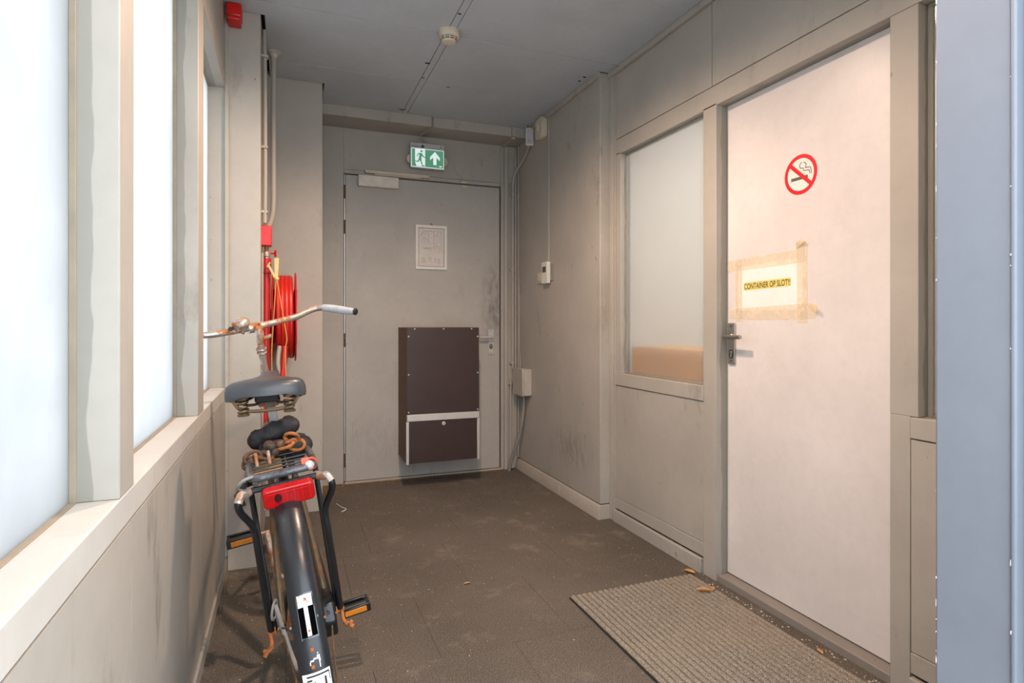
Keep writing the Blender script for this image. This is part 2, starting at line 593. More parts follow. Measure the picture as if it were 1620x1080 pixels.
# ------------------------------------------------------------------ ceiling
FLAKES = [(0.747, 3.276, 0.022, 0.012), (0.746, 4.047, 0.035, 0.012), (0.767, 3.48, 0.012, 0.006), (0.771, 2.699, 0.01, 0.008), (1.668, 3.124, 0.016, 0.012), (1.665, 3.184, 0.016, 0.01), (0.945, 3.564, 0.016, 0.006)]
ceil = struct('ceiling', bx(-0.42, 1.95, 0.50, 4.46, 2.65, 2.72), P_dark, 'low grey panelled ceiling with taped joints', 'ceiling')
for (y0, y1) in ((0.66, 2.915), (2.92, 3.538), (3.543, 4.118)):
    if y0 < 2.9:
        obj('panel', bx(XL, 0.757, y0, y1, ZC, 2.648), P_ceil, ceil, bevel=0.0015)
    elif y0 < 3.5:
        bm = BM()
        prism(bm, ((0, 0, 2.648), (1, 0, 0), (0, -1, 0)), [(-0.094, -y1), (0.757, -y1), (0.757, -y0), (XL, -y0), (XL, -3.044), (-0.094, -3.044)], 0, 2.648 - ZC)
        obj('panel', bm, P_ceil, ceil, bevel=0.0015)
    else:
        bm = BM()
        prism(bm, ((0, 0, 2.648), (1, 0, 0), (0, -1, 0)), [(-0.088, -y0), (-0.088, -3.782), (0.222, -3.782), (0.222, -y1), (0.757, -y1), (0.757, -y0)], 0, 2.648 - ZC)
        obj('panel', bm, P_ceil, ceil, bevel=0.0015)
    bm = BM()
    if 2.9 < y0 < 3.5:
        prism(bm, ((0, 0, 2.648), (1, 0, 0), (0, -1, 0)), [(0.797, -y1), (1.712, -y1), (1.712, -3.026), (1.775, -3.026), (1.775, -y0), (0.797, -y0)], 0, 2.648 - ZC)
    else:
        box(bm, 0.797, 1.775 if y0 < 2.9 else 1.712, y0, y1, ZC, 2.648)
    obj('panel', bm, P_ceil, ceil, bevel=0.0015)
obj('joint_strip', bx(0.7605, 0.7945, 0.66, 4.118, ZC + 0.0015, 2.648), P_ceil, ceil, bevel=0.001)
bm = BM()
rc = random.Random(11)
for (x, y, a, b) in FLAKES:
    n_ = 9
    prism(bm, ((x, y, ZC - 0.0001), (1, 0, 0), (0, -1, 0)), [(a * math.cos(2 * PI * q / n_) * rc.uniform(0.5, 1), b * math.sin(2 * PI * q / n_) * rc.uniform(0.5, 1)) for q in range(n_)], -0.0012, 0.0006)
obj('paint_flake', bm, P_dark, ceil, kind='stuff', smooth=0)
# edge trim along the right-hand wall
struct('trim_1', box(bx(1.768, 1.79, 0.66, 3.03, 2.588, 2.619), 1.7, 1.72, 3.026, 4.1, 2.588, 2.619), P_wall, 'thin grey cove strip between ceiling and wall beside the white door', 'trim', 0.004)

# ------------------------------------------------------------------ left wall with three windows
wl = struct('wall_left', bx(-0.42, XL - 0.012, 0.0, 3.8, -0.02, 0.79), P_dark, 'grey panelled wall under the row of frosted windows', 'wall')
for (a, b) in ((0.30, 1.261), (1.261, 2.151), (2.151, 3.05)):
    obj('panel', bx(XL - 0.012, XL, a + 0.0009, b - 0.0009, 0.058, 0.787), P_wall, wl)
obj('sill', bx(-0.42, XL, 0.0, 3.05, 0.7905, 0.848), P_sill, wl, label='long pale painted window sill with a dusty top', bevel=0.003)
obj('header', bx(-0.42, XL, 0.0, 3.05, 2.25, 2.66), P_post, wl, bevel=0.002)
for (a, b) in ((0.10, 0.35), (1.181, 1.280), (2.151, 2.277), (3.109, 3.13)):
    obj('post', bx(-0.42, XL, a, b, 0.848, 2.25), P_post, wl, bevel=0.0025)
tag(struct('baseboard_left', bx(XL - 0.002, XL + 0.009, 0.3, 3.05, -0.005, 0.056), P_wall, 'low grey skirting strip at the foot of the windowed wall', 'baseboard', 0.003), None)
for i, (a, b, lb) in enumerate(((0.35, 1.181, 'nearest frosted window, cut off by the edge of the view'), (1.280, 2.151, 'tall frosted window between the two painted posts'), (2.277, 3.109, 'narrowly seen frosted window behind the bicycle handlebar'))):
    bm = BM()
    for (y0, y1, z0, z1) in ((a, a + 0.003, 0.848, 2.25), (b - 0.003, b, 0.848, 2.25), (a + 0.003, b - 0.003, 0.848, 0.850), (a + 0.003, b - 0.003, 2.248, 2.25)):
        box(bm, -0.338, -0.327, y0, y1, z0, z1)
    wdw = struct('window_%d' % (i + 1), bm, M_edge, lb, 'window', 0.002)
    obj('pane', bx(-0.344, -0.338, a, b, 0.848, 2.25), M_frostL, wdw)

# pilaster and chase block on the left
pil = struct('trim_2', bx(-0.42, -0.112, 3.05, 3.79, -0.01, 2.66), P_wall, 'grey boxed pilaster behind the bicycle handlebar', 'pilaster', 0.003)
obj('corner_bead', bx(XL - 0.002, XL + 0.016, 3.036, 3.052, 0.06, ZC), P_wall, pil, bevel=0.004)
obj('plinth', bx(-0.255, -0.106, 3.025, 3.05, -0.005, 0.15), P_conc, pil, label='rough pale concrete foot of the pilaster', bevel=0.006)
struct('trim_3', bx(-0.42, 0.211, 3.79, 4.40, -0.01, 2.66), P_wall, 'grey boxed column standing left of the grey fire door', 'column', 0.003)

# ------------------------------------------------------------------ back wall
bm = bx(-0.42, 0.385, YB, 4.46, -0.02, 2.66)
box(bm, 1.585, 1.95, YB, 4.46, -0.02, 2.66)
box(bm, 0.385, 1.585, YB, 4.46, 2.222, 2.66)
wb = struct('wall_back', bm, P_wall, 'grey end wall around the closed fire door', 'wall')
obj('panel', bx(0.213, 0.386, YB - 0.006, YB, 0.0, 2.546), P_wall, wb, bevel=0.002)
obj('panel', bx(0.386, 1.577, YB - 0.006, YB, 2.252, 2.546), P_wall, wb, bevel=0.002)
obj('header', bx(0.388, 1.577, YB - 0.009, YB, 2.222, 2.250), P_wall, wb, bevel=0.002)
obj('jamb', bx(1.579, 1.634, YB - 0.014, YB, 0.0, 2.252), P_wall, wb, bevel=0.003)
obj('panel', bx(1.579, 1.72, YB - 0.006, YB, 2.254, 2.546), P_wall, wb, bevel=0.002)
obj('threshold', bx(0.392, 1.60, YB - 0.012, 4.44, -0.005, 0.012), P_conc, wb, label='worn pale threshold under the fire door', bevel=0.003)
beam = struct('trim_4', bx(0.212, 1.72, 4.12, YB, 2.55, 2.66), P_wall, 'grey boxed beam across the top of the end wall', 'beam', 0.003)

d1 = struct('door_1', bx(0.400, 1.570, YB - 0.004, 4.41, 0.016, 2.214), P_door, 'scuffed grey fire door at the end of the passage', 'door', 0.002)
obj('gap', bx(0.386, 1.586, 4.415, 4.45, 0.0, 2.222), P_dark, d1)
obj('gap_light_strip', bx(0.3905, 0.3965, YB - 0.004, 4.40, 0.02, 2.214), M_alu, d1)  # pale strip standing in for light showing through the door gap
for z in (0.12, 0.98, 1.79, 2.04):
    bm = BM()
    for k in range(3):
        lathe(bm, [(0.0, 0), (0.0075, 0.001), (0.0075, 0.031), (0.0, 0.032)], (0.393, YB - 0.010, z + k * 0.033), (0, 0, 1), 10)
    obj('hinge', bm, B_brownstay, d1)
# closer
cl = obj('door_closer', bx(0.484, 0.772, YB - 0.052, YB - 0.004, 2.133, 2.214), plain('closer_beige', (222, 213, 200), 0.45), d1, label='beige box of the overhead door closer', bevel=0.005)
obj('closer_rail', bx(0.532, 1.003, YB - 0.038, YB - 0.009, 2.232, 2.254), M_cream, d1, bevel=0.003)
bm = BM()
tube(bm, [(0.60, YB - 0.03, 2.226), (0.94, YB - 0.03, 2.229)], 0.006, 8)
obj('closer_arm', bm, M_cream, d1)
obj('catch', box(bx(1.255, 1.30, YB - 0.016, YB - 0.003, 2.222, 2.236), 1.255, 1.30, YB - 0.014, YB - 0.004, 2.192, 2.208), M_cream, d1, bevel=0.002)
def lever_set(door, fr, pl_u, pl_v0, pl_v1, lev_v, lev_len, sgn, proud, mat, cyl_v):
    """escutcheon plate, bent lever and profile cylinder; fr: (origin, ex, ey), normal ex x ey points to the room"""
    o, ex, ey = Vector(fr[0]), Vector(fr[1]), Vector(fr[2])
    en = ex.cross(ey)
    W = lambda u, v, w_: o + ex * u + ey * v + en * w_
    bm = BM()
    prism(bm, fr, rrect(pl_u - 0.0215, pl_u + 0.0215, pl_v0, pl_v1, 0.004, 3), 0, 0.008)
    plate = obj('handle_plate', bm, mat, door, bevel=0.0015)
    bm = BM()
    for v in (pl_v0 + 0.014, pl_v1 - 0.014):
        lathe(bm, [(0.0035, 0), (0.0035, 0.002), (0, 0.0025)], W(pl_u, v, 0.007), en, 10)
    obj('screw', bm, M_dark, plate)
    bm = BM()
    prism(bm, fr, [(pl_u + 0.008 * math.cos(R(a)), cyl_v + 0.008 * math.sin(R(a))) for a in range(0, 360, 30)], 0.006, 0.0105)
    prism(bm, fr, rect(pl_u - 0.0045, pl_u + 0.0045, cyl_v - 0.022, cyl_v - 0.006), 0.006, 0.0105)
    cy = obj('lock_cylinder', bm, M_steel, plate, bevel=0.001)
    bm = BM()
    prism(bm, fr, rect(pl_u - 0.001, pl_u + 0.001, cyl_v - 0.005, cyl_v + 0.005), 0.0085, 0.0112)
    prism(bm, fr, rrect(pl_u - 0.0125, pl_u + 0.0125, cyl_v - 0.027, cyl_v + 0.0125, 0.0115, 4), 0.0055, 0.0085)
    obj('keyhole', bm, M_dark, plate)
    pts = [W(pl_u, lev_v, 0.006), W(pl_u, lev_v, proud * 0.7), W(pl_u + sgn * 0.004, lev_v, proud * 0.93), W(pl_u + sgn * 0.016, lev_v, proud), W(pl_u + sgn * 0.04, lev_v, proud), W(pl_u + sgn * lev_len, lev_v, proud)]
    bm = BM()
    tube(bm, pts, [0.009, 0.009, 0.0092, 0.0092, 0.0092, 0.0085], 12)
    lathe(bm, [(0.013, 0), (0.013, 0.006), (0.010, 0.008)], W(pl_u, lev_v, 0.007), en, 16)
    obj('lever', bm, mat, door, label='steel lever handle')
lever_set(d1, ((0, YB - 0.004, 0), (1, 0, 0), (0, 0, 1)), 1.497, 0.905, 1.10, 1.041, 0.105, -1, 0.052, M_alu, 0.975)

# ------------------------------------------------------------------ right wall: far section and near section
wr = struct('wall_right', box(box(box(bx(XF + 0.012, 1.93, 3.04, 4.46, -0.02, 2.66), 1.80, 1.93, 2.125, 3.04, -0.02, 0.795), 1.80, 1.93, 0.66, 3.04, 2.22, 2.66), 1.80, 1.93, 0.55, 1.221, -0.02, 0.795), P_dark, 'grey panelled wall with the white door and a frosted pane', 'wall')
obj('panel', bx(XF, XF + 0.012, 3.042, YB - 0.001, 0.088, ZC), P_far, wr, label='long plain grey board scuffed near its foot', bevel=0.002)
obj('corner_post', bx(XF - 0.001, XR + 0.02, 3.03, 3.16, 0.088, ZC), P_far, wr, bevel=0.004)
obj('bead', bx(XR - 0.010, XR + 0.01, 2.992, 3.030, 0.0, ZC), P_postR, wr, bevel=0.004)
obj('bead', bx(XR - 0.004, XR + 0.01, 2.972, 2.990, 0.0, ZC), P_postR, wr, bevel=0.002)
obj('panel', bx(XR, XR + 0.012, 2.206, 2.970, 0.143, 0.790), P_wall, wr, bevel=0.002)
obj('low_rail', bx(XR - 0.002, XR + 0.012, 2.206, 2.970, 0.078, 0.141), P_postR, wr, bevel=0.002)
obj('sill_rail', bx(XR - 0.006, 1.83, 2.200, 2.970, 0.7925, 0.862), P_postR, wr, bevel=0.0025)
obj('stile', bx(XR, 1.845, 2.922, 2.970, 0.862, 2.132), P_postR, wr, bevel=0.002)
obj('door_post', bx(XR, 1.86, 2.118, 2.206, -0.005, 2.132), P_postR, wr, bevel=0.0025)
obj('door_post', box(bx(XR, 1.845, 1.2465, 1.311, -0.005, 0.8635), XR, 1.845, 1.221, 1.311, 0.8635, 2.121), P_postR, wr, bevel=0.002)
obj('head_rail', bx(XR, 1.86, 0.66, 2.970, 2.122, 2.212), P_postR, wr, bevel=0.0025)
obj('panel', bx(XR, XR + 0.01, 2.149, 2.970, 2.215, ZC), P_wall, wr, bevel=0.002)
obj('panel', bx(XR, XR + 0.01, 0.66, 2.145, 2.215, ZC), P_wall, wr, bevel=0.002)
obj('sill_rail', bx(XR - 0.004, 1.83, 0.56, 1.244, 0.797, 0.862), P_postR, wr, bevel=0.0025)
obj('panel', bx(XR, XR + 0.012, 0.56, 1.244, 0.143, 0.794), P_wall, wr, bevel=0.002)
obj('low_rail', bx(XR - 0.002, XR + 0.012, 0.56, 1.244, 0.078, 0.141), P_postR, wr, bevel=0.002)
# skirtings
bm = BM()
fy = ((0, 0, 0), (0, 0, 1), (1, 0, 0))       # normal = +y
for (y0, y1, x0) in ((3.025, 3.55, 1.708), (3.55, 4.35, 1.708)):
    prism(bm, ((0, y0, 0), (0, 0, 1), (1, 0, 0)), [(-0.01, x0 - 0.004), (0.07, x0), (0.083, x0 + 0.008), (0.083, x0 + 0.10), (-0.01, x0 + 0.10)], 0, y1 - y0 - 0.002)
bs = struct('baseboard_right', bm, P_conc, 'pale concrete plinth along the scuffed far wall board', 'baseboard', 0.003)
struct('baseboard_right_front', bx(XR - 0.012, XR + 0.012, 2.212, 2.985, -0.01, 0.067), P_wall, 'grey plinth board under the inner frosted pane', 'baseboard', 0.003)
struct('baseboard_right_near', bx(XR - 0.012, XR + 0.012, 0.60, 1.244, -0.01, 0.067), P_wall, 'grey plinth board between white door and entrance jamb', 'baseboard', 0.003)

# white door
d2 = struct('door_2', bx(1.850, 1.890, 1.285, 2.117, 0.034, 2.122), P_white, 'white painted door with a no smoking sticker', 'door', 0.002)
obj('threshold', bx(1.795, 1.90, 1.312, 2.116, -0.005, 0.030), paint('threshold_grey', (140, 132, 124), scuff=0.7), d2, label='grey worn door threshold strip', bevel=0.004)
RW = lambda y, z=0.0, x=1.85: ((x, y, z), (0, -1, 0), (0, 0, 1))     # frame on a wall facing -x
lever_set(d2, RW(0), -2.083, 0.968, 1.150, 1.090, 0.108, 1, 0.055, M_steel, 1.02)
# windows in the right wall
bm = BM()
for (y0, y1, z0, z1) in ((2.212, 2.220, 0.862, 2.122), (2.914, 2.922, 0.862, 2.122), (2.220, 2.914, 0.862, 0.870), (2.220, 2.914, 2.114, 2.122)):
    box(bm, 1.822, 1.834, y0, y1, z0, z1)
w4 = struct('window_4', bm, P_postR, 'inner frosted pane between grey posts, brown at its foot', 'window', 0.002)
obj('pane', bx(1.832, 1.837, 2.207, 2.922, 0.862, 2.122), M_frostR, w4, label='frosted milky glass pane')
bm = BM()
for (y0, y1, z0, z1) in ((1.205, 1.221, 0.862, 2.122), (0.66, 0.68, 0.862, 2.122), (0.68, 1.205, 0.862, 0.872), (0.68, 1.205, 2.112, 2.122)):
    box(bm, 1.83, 1.845, y0, y1, z0, z1)
w5 = struct('window_5', bm, P_postR, 'side light almost hidden behind the blue grey jamb', 'window', 0.002)
obj('pane', bx(1.838, 1.843, 0.66, 1.221, 0.862, 2.122), M_frostR, w5)
# storeroom seen dimly through the frosted pane
bm = BM()
box(bm, 2.95, 3.0, 0.5, 3.2, -0.02, 2.66)
box(bm, 1.93, 2.95, 3.1, 3.2, -0.02, 2.66)
box(bm, 1.93, 2.95, 0.5, 0.55, -0.02, 2.66)
box(bm, 1.93, 2.95, 0.55, 3.1, 2.6, 2.66)
box(bm, 1.93, 2.95, 0.55, 3.1, -0.06, 0.0)
struct('wall_storeroom', bm, M_room, 'pale storeroom glimpsed through the inner frosted pane', 'wall')
# cardboard box pressed to the pane, standing on a shelf board
shelf = struct('trim_5', bx(1.93, 2.4, 2.13, 3.0, 0.80, 0.83), M_room, 'shelf behind the inner frosted pane', 'shelf')
bm = bx(1.846, 2.18, 2.235, 2.885, 0.83, 1.012)
cb = obj('cardboard_box', bm, M_card, None, bevel=0.004)
tag(cb, 'brown cardboard box blurred behind the frosted inner pane', 'box')
obj('flap', bx(1.85, 2.17, 2.245, 2.875, 1.0125, 1.016), M_card, cb)

# ------------------------------------------------------------------ entrance wall and jamb the camera looks past
bm = bx(1.06, 1.95, 0.50, 0.655, -0.02, 2.66)
box(bm, -0.42, 1.06, 0.50, 0.655, 2.34, 2.66)
struct('wall_front', bm, P_wall, 'entrance wall beside the open doorway', 'wall')
j = struct('trim_6', bx(1.0, 1.06, 0.5455, 0.655, -0.01, 2.34), P_jamb, 'entrance jamb coloured blue grey for the sky light, with chipped edges', 'jamb', 0.004)
obj('stop_bead', bx(0.995, 1.03, 0.5365, 0.5445, -0.01, 2.34), P_jamb, j, bevel=0.003)
obj('rebate', bx(1.012, 1.06, 0.45, 0.536, -0.01, 2.34), P_jamb, j, bevel=0.003)
bm = BM()
rc = random.Random(3)
for k in range(26):
    z = rc.uniform(0.5, 1.75)
    h = rc.choice((0.0012, 0.0018, 0.0025, 0.004, 0.007))
    wd = rc.uniform(0.0008, 0.0028)
    y = 0.6535 if k % 3 else 0.5440
    x = 1.0 if k % 3 else 0.995
    n_ = 7
    prism(bm, RW(y, z, x), [(wd * (0.5 + 0.5 * math.cos(2 * PI * q / n_)) * rc.uniform(0.5, 1), h * math.sin(2 * PI * q / n_) * rc.uniform(0.6, 1)) for q in range(n_)], 0, 0.0005)
obj('paint_chip', bm, M_white, j, kind='stuff')

# ------------------------------------------------------------------ fittings on the end wall
BW = lambda x, z, y: ((x, y, z), (1, 0, 0), (0, 0, 1))               # frame on a wall facing -y
# mailbox on the fire door
mb = thing('mailbox', (1.035, 4.19, 0.177), 'dark brown mailbox with pale metal trims hung on the fire door', 'mailbox')
y0m, yf = 4.355, 4.020
obj('body', bx(0.776, 1.294, yf + 0.012, y0m - 0.001, 0.181, 1.119), M_brownside, mb, bevel=0.002)
obj('front_panel', bx(0.7765, 1.2935, yf, yf + 0.0115, 0.522, 1.118), M_brown, mb, bevel=0.0015)
fl = obj('flap', bx(0.790, 1.279, yf + 0.001, yf + 0.0115, 0.183, 0.470), M_brown, mb, label='lower brown door of the mailbox', bevel=0.0015)
obj('metal_band', bx(0.7755, 1.295, yf - 0.005, yf + 0.0113, 0.473, 0.520), M_alu, mb, bevel=0.0025)
for xa in (0.770, 1.279):
    obj('metal_edge', bx(xa, xa + 0.019, yf - 0.004, yf + 0.0113, 0.177, 0.471), M_alu, mb, bevel=0.0025)
bm = BM()
lathe(bm, [(0.013, 0), (0.013, 0.005), (0.010, 0.007), (0.004, 0.0075), (0.004, 0.006), (0, 0.006)], (1.034, yf + 0.001, 0.448), (0, -1, 0), 20)
lk = obj('lock', bm, M_alu, fl)
obj('keyhole', bx(1.0328, 1.0352, yf - 0.0075, yf - 0.0058, 0.4435, 0.4525), M_dark, fl)
scr = None
for (x, z) in ((0.829, 1.110), (1.034, 1.110), (1.238, 1.110), (0.787, 1.058), (1.284, 1.055), (0.787, 0.795), (1.284, 0.797), (0.787, 0.536), (1.284, 0.534)):
    if scr is None:
        bm = BM()
        lathe(bm, [(0.0058, 0), (0.0052, 0.0022), (0.003, 0.0034), (0, 0.0036)], (x, yf, z), (0, -1, 0), 12)
        scr = obj('screw', bm, M_alu, mb)
        base = (x, z)
    else:
        sc2 = scr.copy()
        COL.objects.link(sc2)
        sc2.location = (x - base[0], 0, z - base[1])

# framed escape plan
pf = thing('framed_plan', (1.0225, YB - 0.006, 1.553), 'white framed floor plan sheet taped up on the grey fire door', 'picture')
fr = BW(0.902, 1.553, YB - 0.005)
Wp, Hp = 0.241, 0.333
bm = BM()
for a in (rect(0, Wp, 0, 0.022), rect(0, Wp, Hp - 0.022, Hp), rect(0, 0.022, 0.022, Hp - 0.022), rect(Wp - 0.022, Wp, 0.022, Hp - 0.022)):
    prism(bm, fr, a, 0, 0.013)
obj('frame', bm, M_white, pf, bevel=0.002)
bm = BM()
prism(bm, fr, rect(0.0255, Wp - 0.0255, 0.0255, Hp - 0.0255), 0, 0.007)
sheet = obj('sheet', bm, plain('aged_sheet', (216, 208, 200), 0.7, vary=0.03), pf)
bm = BM()
prism(bm, fr, rect(0.018, Wp - 0.018, 0.018, Hp - 0.018), 0, 0.004)
obj('backing', bm, M_ink, pf)
bm = BM()
U0, V0 = 0.026, 0.026
def ln(u0, u1, v0, v1):
    prism(bm, fr, rect(u0, u1, v0, v1), 0.0070, 0.0074)
t_ = 0.0009
for (u0, v0, u1, v1) in ((0.062, 0.165, 0.140, 0.285), (0.062, 0.225, 0.098, 0.285), (0.075, 0.185, 0.098, 0.285), (0.098, 0.200, 0.140, 0.285), (0.140, 0.175, 0.195, 0.290), (0.147, 0.130, 0.186, 0.175), (0.155, 0.200, 0.180, 0.255), (0.165, 0.145, 0.200, 0.285), (0.050, 0.160, 0.200, 0.290)):
    ln(u0, u1, v0, v0 + t_); ln(u0, u1, v1 - t_, v1); ln(u0, u0 + t_, v0, v1); ln(u1 - t_, u1, v0, v1)
for (u0, v0, n, st, wd) in ((0.045, 0.085, 5, 0.008, 0.045), (0.095, 0.092, 4, 0.009, 0.035), (0.145, 0.085, 5, 0.008, 0.018), (0.170, 0.080, 6, 0.007, 0.02), (0.06, 0.158, 2, 0.006, 0.07), (0.105, 0.146, 1, 0.006, 0.03), (0.105, 0.300, 1, 0.01, 0.012)):
    for q in range(n):
        ln(u0, u0 + wd * random.uniform(0.6, 1.0), v0 - q * st, v0 - q * st + 0.0016)
for q in range(26):
    u, v = random.uniform(0.065, 0.19), random.uniform(0.18, 0.282)
    ln(u, u + random.uniform(0.002, 0.006), v, v + random.uniform(0.0015, 0.004))
for q in range(5):
    ln(0.038 + q * 0.004, 0.042 + q * 0.004, 0.252 + q * 0.005, 0.256 + q * 0.005)
obj('plan_lines', bm, M_ink, sheet, kind='stuff', smooth=0)
bm = BM()
tube(bm, [(1.012, YB - 0.019, 1.893), (1.020, YB - 0.020, 1.897), (1.027, YB - 0.020, 1.893), (1.026, YB - 0.020, 1.884)], 0.0022, 6)
obj('hook', bm, M_dark, pf)

# exit sign hanging under the beam
ys = 4.268
ex = thing('exit_sign', (0.976, ys + 0.02, 2.29), 'green and white illuminated exit sign above the fire door', 'sign')
fr = BW(0.848, 2.288, ys)
Ws, Hs = 0.256, 0.185
bm = BM()
prism(bm, fr, rrect(0, Ws, 0, Hs, 0.003, 2), -0.03, 0)
case = obj('case', bm, M_sgrey, ex, bevel=0.002)
bm = BM()
prism(bm, fr, rect(0.006, Ws - 0.006, 0.006, 0.143), -0.002, 0.0012)
face = obj('light_panel', bm, M_exw, ex)
bm = BM()
prism(bm, fr, rect(0.010, 0.034, 0.010, 0.139), 0.0012, 0.0022)
prism(bm, fr, rect(0.109, Ws - 0.010, 0.010, 0.139), 0.0012, 0.0022)
for pts in ([(0.034, 0.010), (0.044, 0.010), (0.040, 0.030), (0.034, 0.032)],
            [(0.034, 0.050), (0.027, 0.054), (0.030, 0.030), (0.036, 0.020)],
            [(0.052, 0.099), (0.060, 0.110), (0.085, 0.110), (0.090, 0.100), (0.100, 0.086), (0.109, 0.084), (0.109, 0.078), (0.098, 0.078), (0.084, 0.090), (0.080, 0.072), (0.083, 0.052), (0.093, 0.020), (0.086, 0.018), (0.072, 0.052), (0.068, 0.056), (0.060, 0.042), (0.034, 0.046), (0.034, 0.052), (0.055, 0.052), (0.062, 0.072), (0.066, 0.096), (0.062, 0.103), (0.055, 0.092), (0.050, 0.082), (0.044, 0.086)],
            [(0.036, 0.010), (0.109, 0.010), (0.109, 0.013), (0.036, 0.013)],
            [(0.084, 0.013), (0.096, 0.013), (0.109, 0.022), (0.098, 0.024)]):
    prism(bm, fr, pts, 0.0012, 0.0022)
prism(bm, fr, [(0.0815 + 0.0085 * math.cos(R(a)), 0.1235 + 0.0085 * math.sin(R(a))) for a in range(0, 360, 24)], 0.0012, 0.0022)
obj('green_picture', bm, M_exg, face, smooth=0)
bm = BM()
prism(bm, fr, [(0.182, 0.128), (0.146, 0.088), (0.146, 0.064), (0.170, 0.086), (0.170, 0.032), (0.194, 0.032), (0.194, 0.086), (0.219, 0.064), (0.219, 0.088)], 0.0022, 0.003)
prism(bm, fr, rect(0.215, 0.234, 0.019, 0.027), 0.0022, 0.003)
obj('white_arrow', bm, M_exw, face, smooth=0)
bm = BM()
prism(bm, fr, [(0.091 + 0.013 * math.cos(R(a)), 0.160 + 0.011 * math.sin(R(a))) for a in range(0, 360, 20)], 0, 0.0008)
obj('round_emblem', bm, M_blue, case, smooth=0)
bm = BM()
for q in range(4):
    prism(bm, fr, rect(0.012 + q * 0.013, 0.021 + q * 0.013, 0.158, 0.163), 0, 0.0006)
    prism(bm, fr, rect(0.036 + q * 0.008, 0.042 + q * 0.008, 0.149, 0.152), 0, 0.0006)
prism(bm, fr, rect(0.222, 0.231, 0.160, 0.170), 0, 0.0006)
obj('small_print', bm, M_ink, case, kind='stuff', smooth=0)
for u, sg in ((0.0, -1), (Ws, 1)):
    bm = BM()
    prism(bm, fr, [(u, 0.030), (u + sg * 0.018, 0.042), (u + sg * 0.028, 0.065), (u + sg * 0.018, 0.090), (u, 0.100)][::sg], -0.028, -0.012)
    obj('side_lug', bm, M_cream, ex, bevel=0.002)
bm = BM()
tube(bm, [(0.961, ys - 0.012, 2.472), (0.961, ys - 0.012, 2.553)], 0.003, 8)
obj('hanger_rod', bm, M_steel, ex)
cb2 = BM()
tube(cb2, spline([(0.978, 4.114, 2.618), (0.978, 4.114, 2.556), (0.975, 4.125, 2.538), (0.935, 4.20, 2.527), (0.916, 4.235, 2.512), (0.922, 4.246, 2.497), (0.952, 4.248, 2.4745)], 6), 0.0065, 8)
tag(obj('sign_cable', cb2, M_cable, None), 'bent grey cable feeding the exit sign from the ceiling', 'cable')

# conduits right of the fire door
bm = bx(1.602, 1.630, YB - 0.032, YB - 0.0145, 0.0, 2.548)
tag(obj('square_duct', bm, P_wall, None, bevel=0.002), 'square cable duct running up beside the fire door frame', 'duct')
dk = box(bx(1.580, 1.612, 4.098, 4.1195, 2.548, 2.618), 1.580, 1.612, 4.1195, 4.33, 2.530, 2.5495)
tag(obj('square_duct', dk, P_wall, None, bevel=0.002), 'short duct bent over the right end of the beam', 'duct')
cn = thing('conduit_pipe', (1.672, YB - 0.02, 0.79), 'round grey conduit curving down from the white sensor to the junction box', 'pipe')
bm = BM()
pts = spline([(1.690, 4.045, 2.475), (1.712, 4.16, 2.43), (1.690, 4.31, 2.335), (1.673, 4.326, 2.27), (1.672, 4.328, 2.16)], 6) + [Vector((1.672, 4.328, 0.79))]
tube(bm, pts, 0.0105, 10)
obj('tube', bm, P_wall, cn)
for z in (2.165, 1.575, 0.835):
    bm = BM()
    box(bm, 1.652, 1.692, YB - 0.024, YB - 0.006, z - 0.008, z + 0.008)
    lathe(bm, [(0.0135, 0), (0.0145, 0.006), (0.0145, 0.018), (0.0135, 0.024)], (1.672, 4.328, z - 0.012), (0, 0, 1), 14)
    obj('clip', bm, M_gplas, cn, bevel=0.001)
bm = BM()
lathe(bm, [(0.0105, 0), (0.013, 0.012), (0.0125, 0.03), (0.0105, 0.04)], (1.672, 4.328, 2.22), (0, 0, 1), 14)
obj('socket', bm, M_gplas, cn)
cn2 = thing('conduit_pipe', (1.655, YB - 0.02, 0.03), 'thin grey conduit stub below the junction box clip', 'pipe')
bm = BM()
tube(bm, [(1.655, 4.33, 0.02), (1.655, 4.33, 0.70)], 0.009, 10)
obj('tube', bm, P_wall, cn2)
bm = BM()
box(bm, 1.632, 1.678, YB - 0.022, YB - 0.006, 0.668, 0.684)
lathe(bm, [(0.0125, 0), (0.0125, 0.024)], (1.655, 4.33, 0.664), (0, 0, 1), 14)
obj('clip', bm, M_gplas, cn2, bevel=0.001)
for i, (x, r_, z0, lb) in enumerate(((1.700, 0.007, 0.02, 'slim grey pipe in the corner, next to the round conduit'), (1.7085 + 0.0, 0.0, 0, ''),)):
    if not r_:
        continue
    bm = BM()
    tube(bm, [(x, 4.336, z0), (x, 4.336, 2.545)], r_, 8)
    tag(obj('corner_pipe', bm, P_wall, None), lb, 'pipe')
tag(obj('corner_strip', bx(1.7105, 1.7195, YB - 0.045, YB - 0.008, 0.09, 2.545), P_wall, None, bevel=0.002), 'narrow grey filler strip in the far right corner', 'strip')
bm = BM()
tube(bm, spline([(1.7165, 4.300, 1.50), (1.7165, 4.300, 1.20), (1.712, 4.29, 1.02), (1.7165, 4.292, 0.90), (1.712, 4.27, 0.802)], 5), 0.0035, 6)
tag(obj('thin_wire', bm, M_gplas, None), 'thin painted wire dropping into the junction box', 'wire')

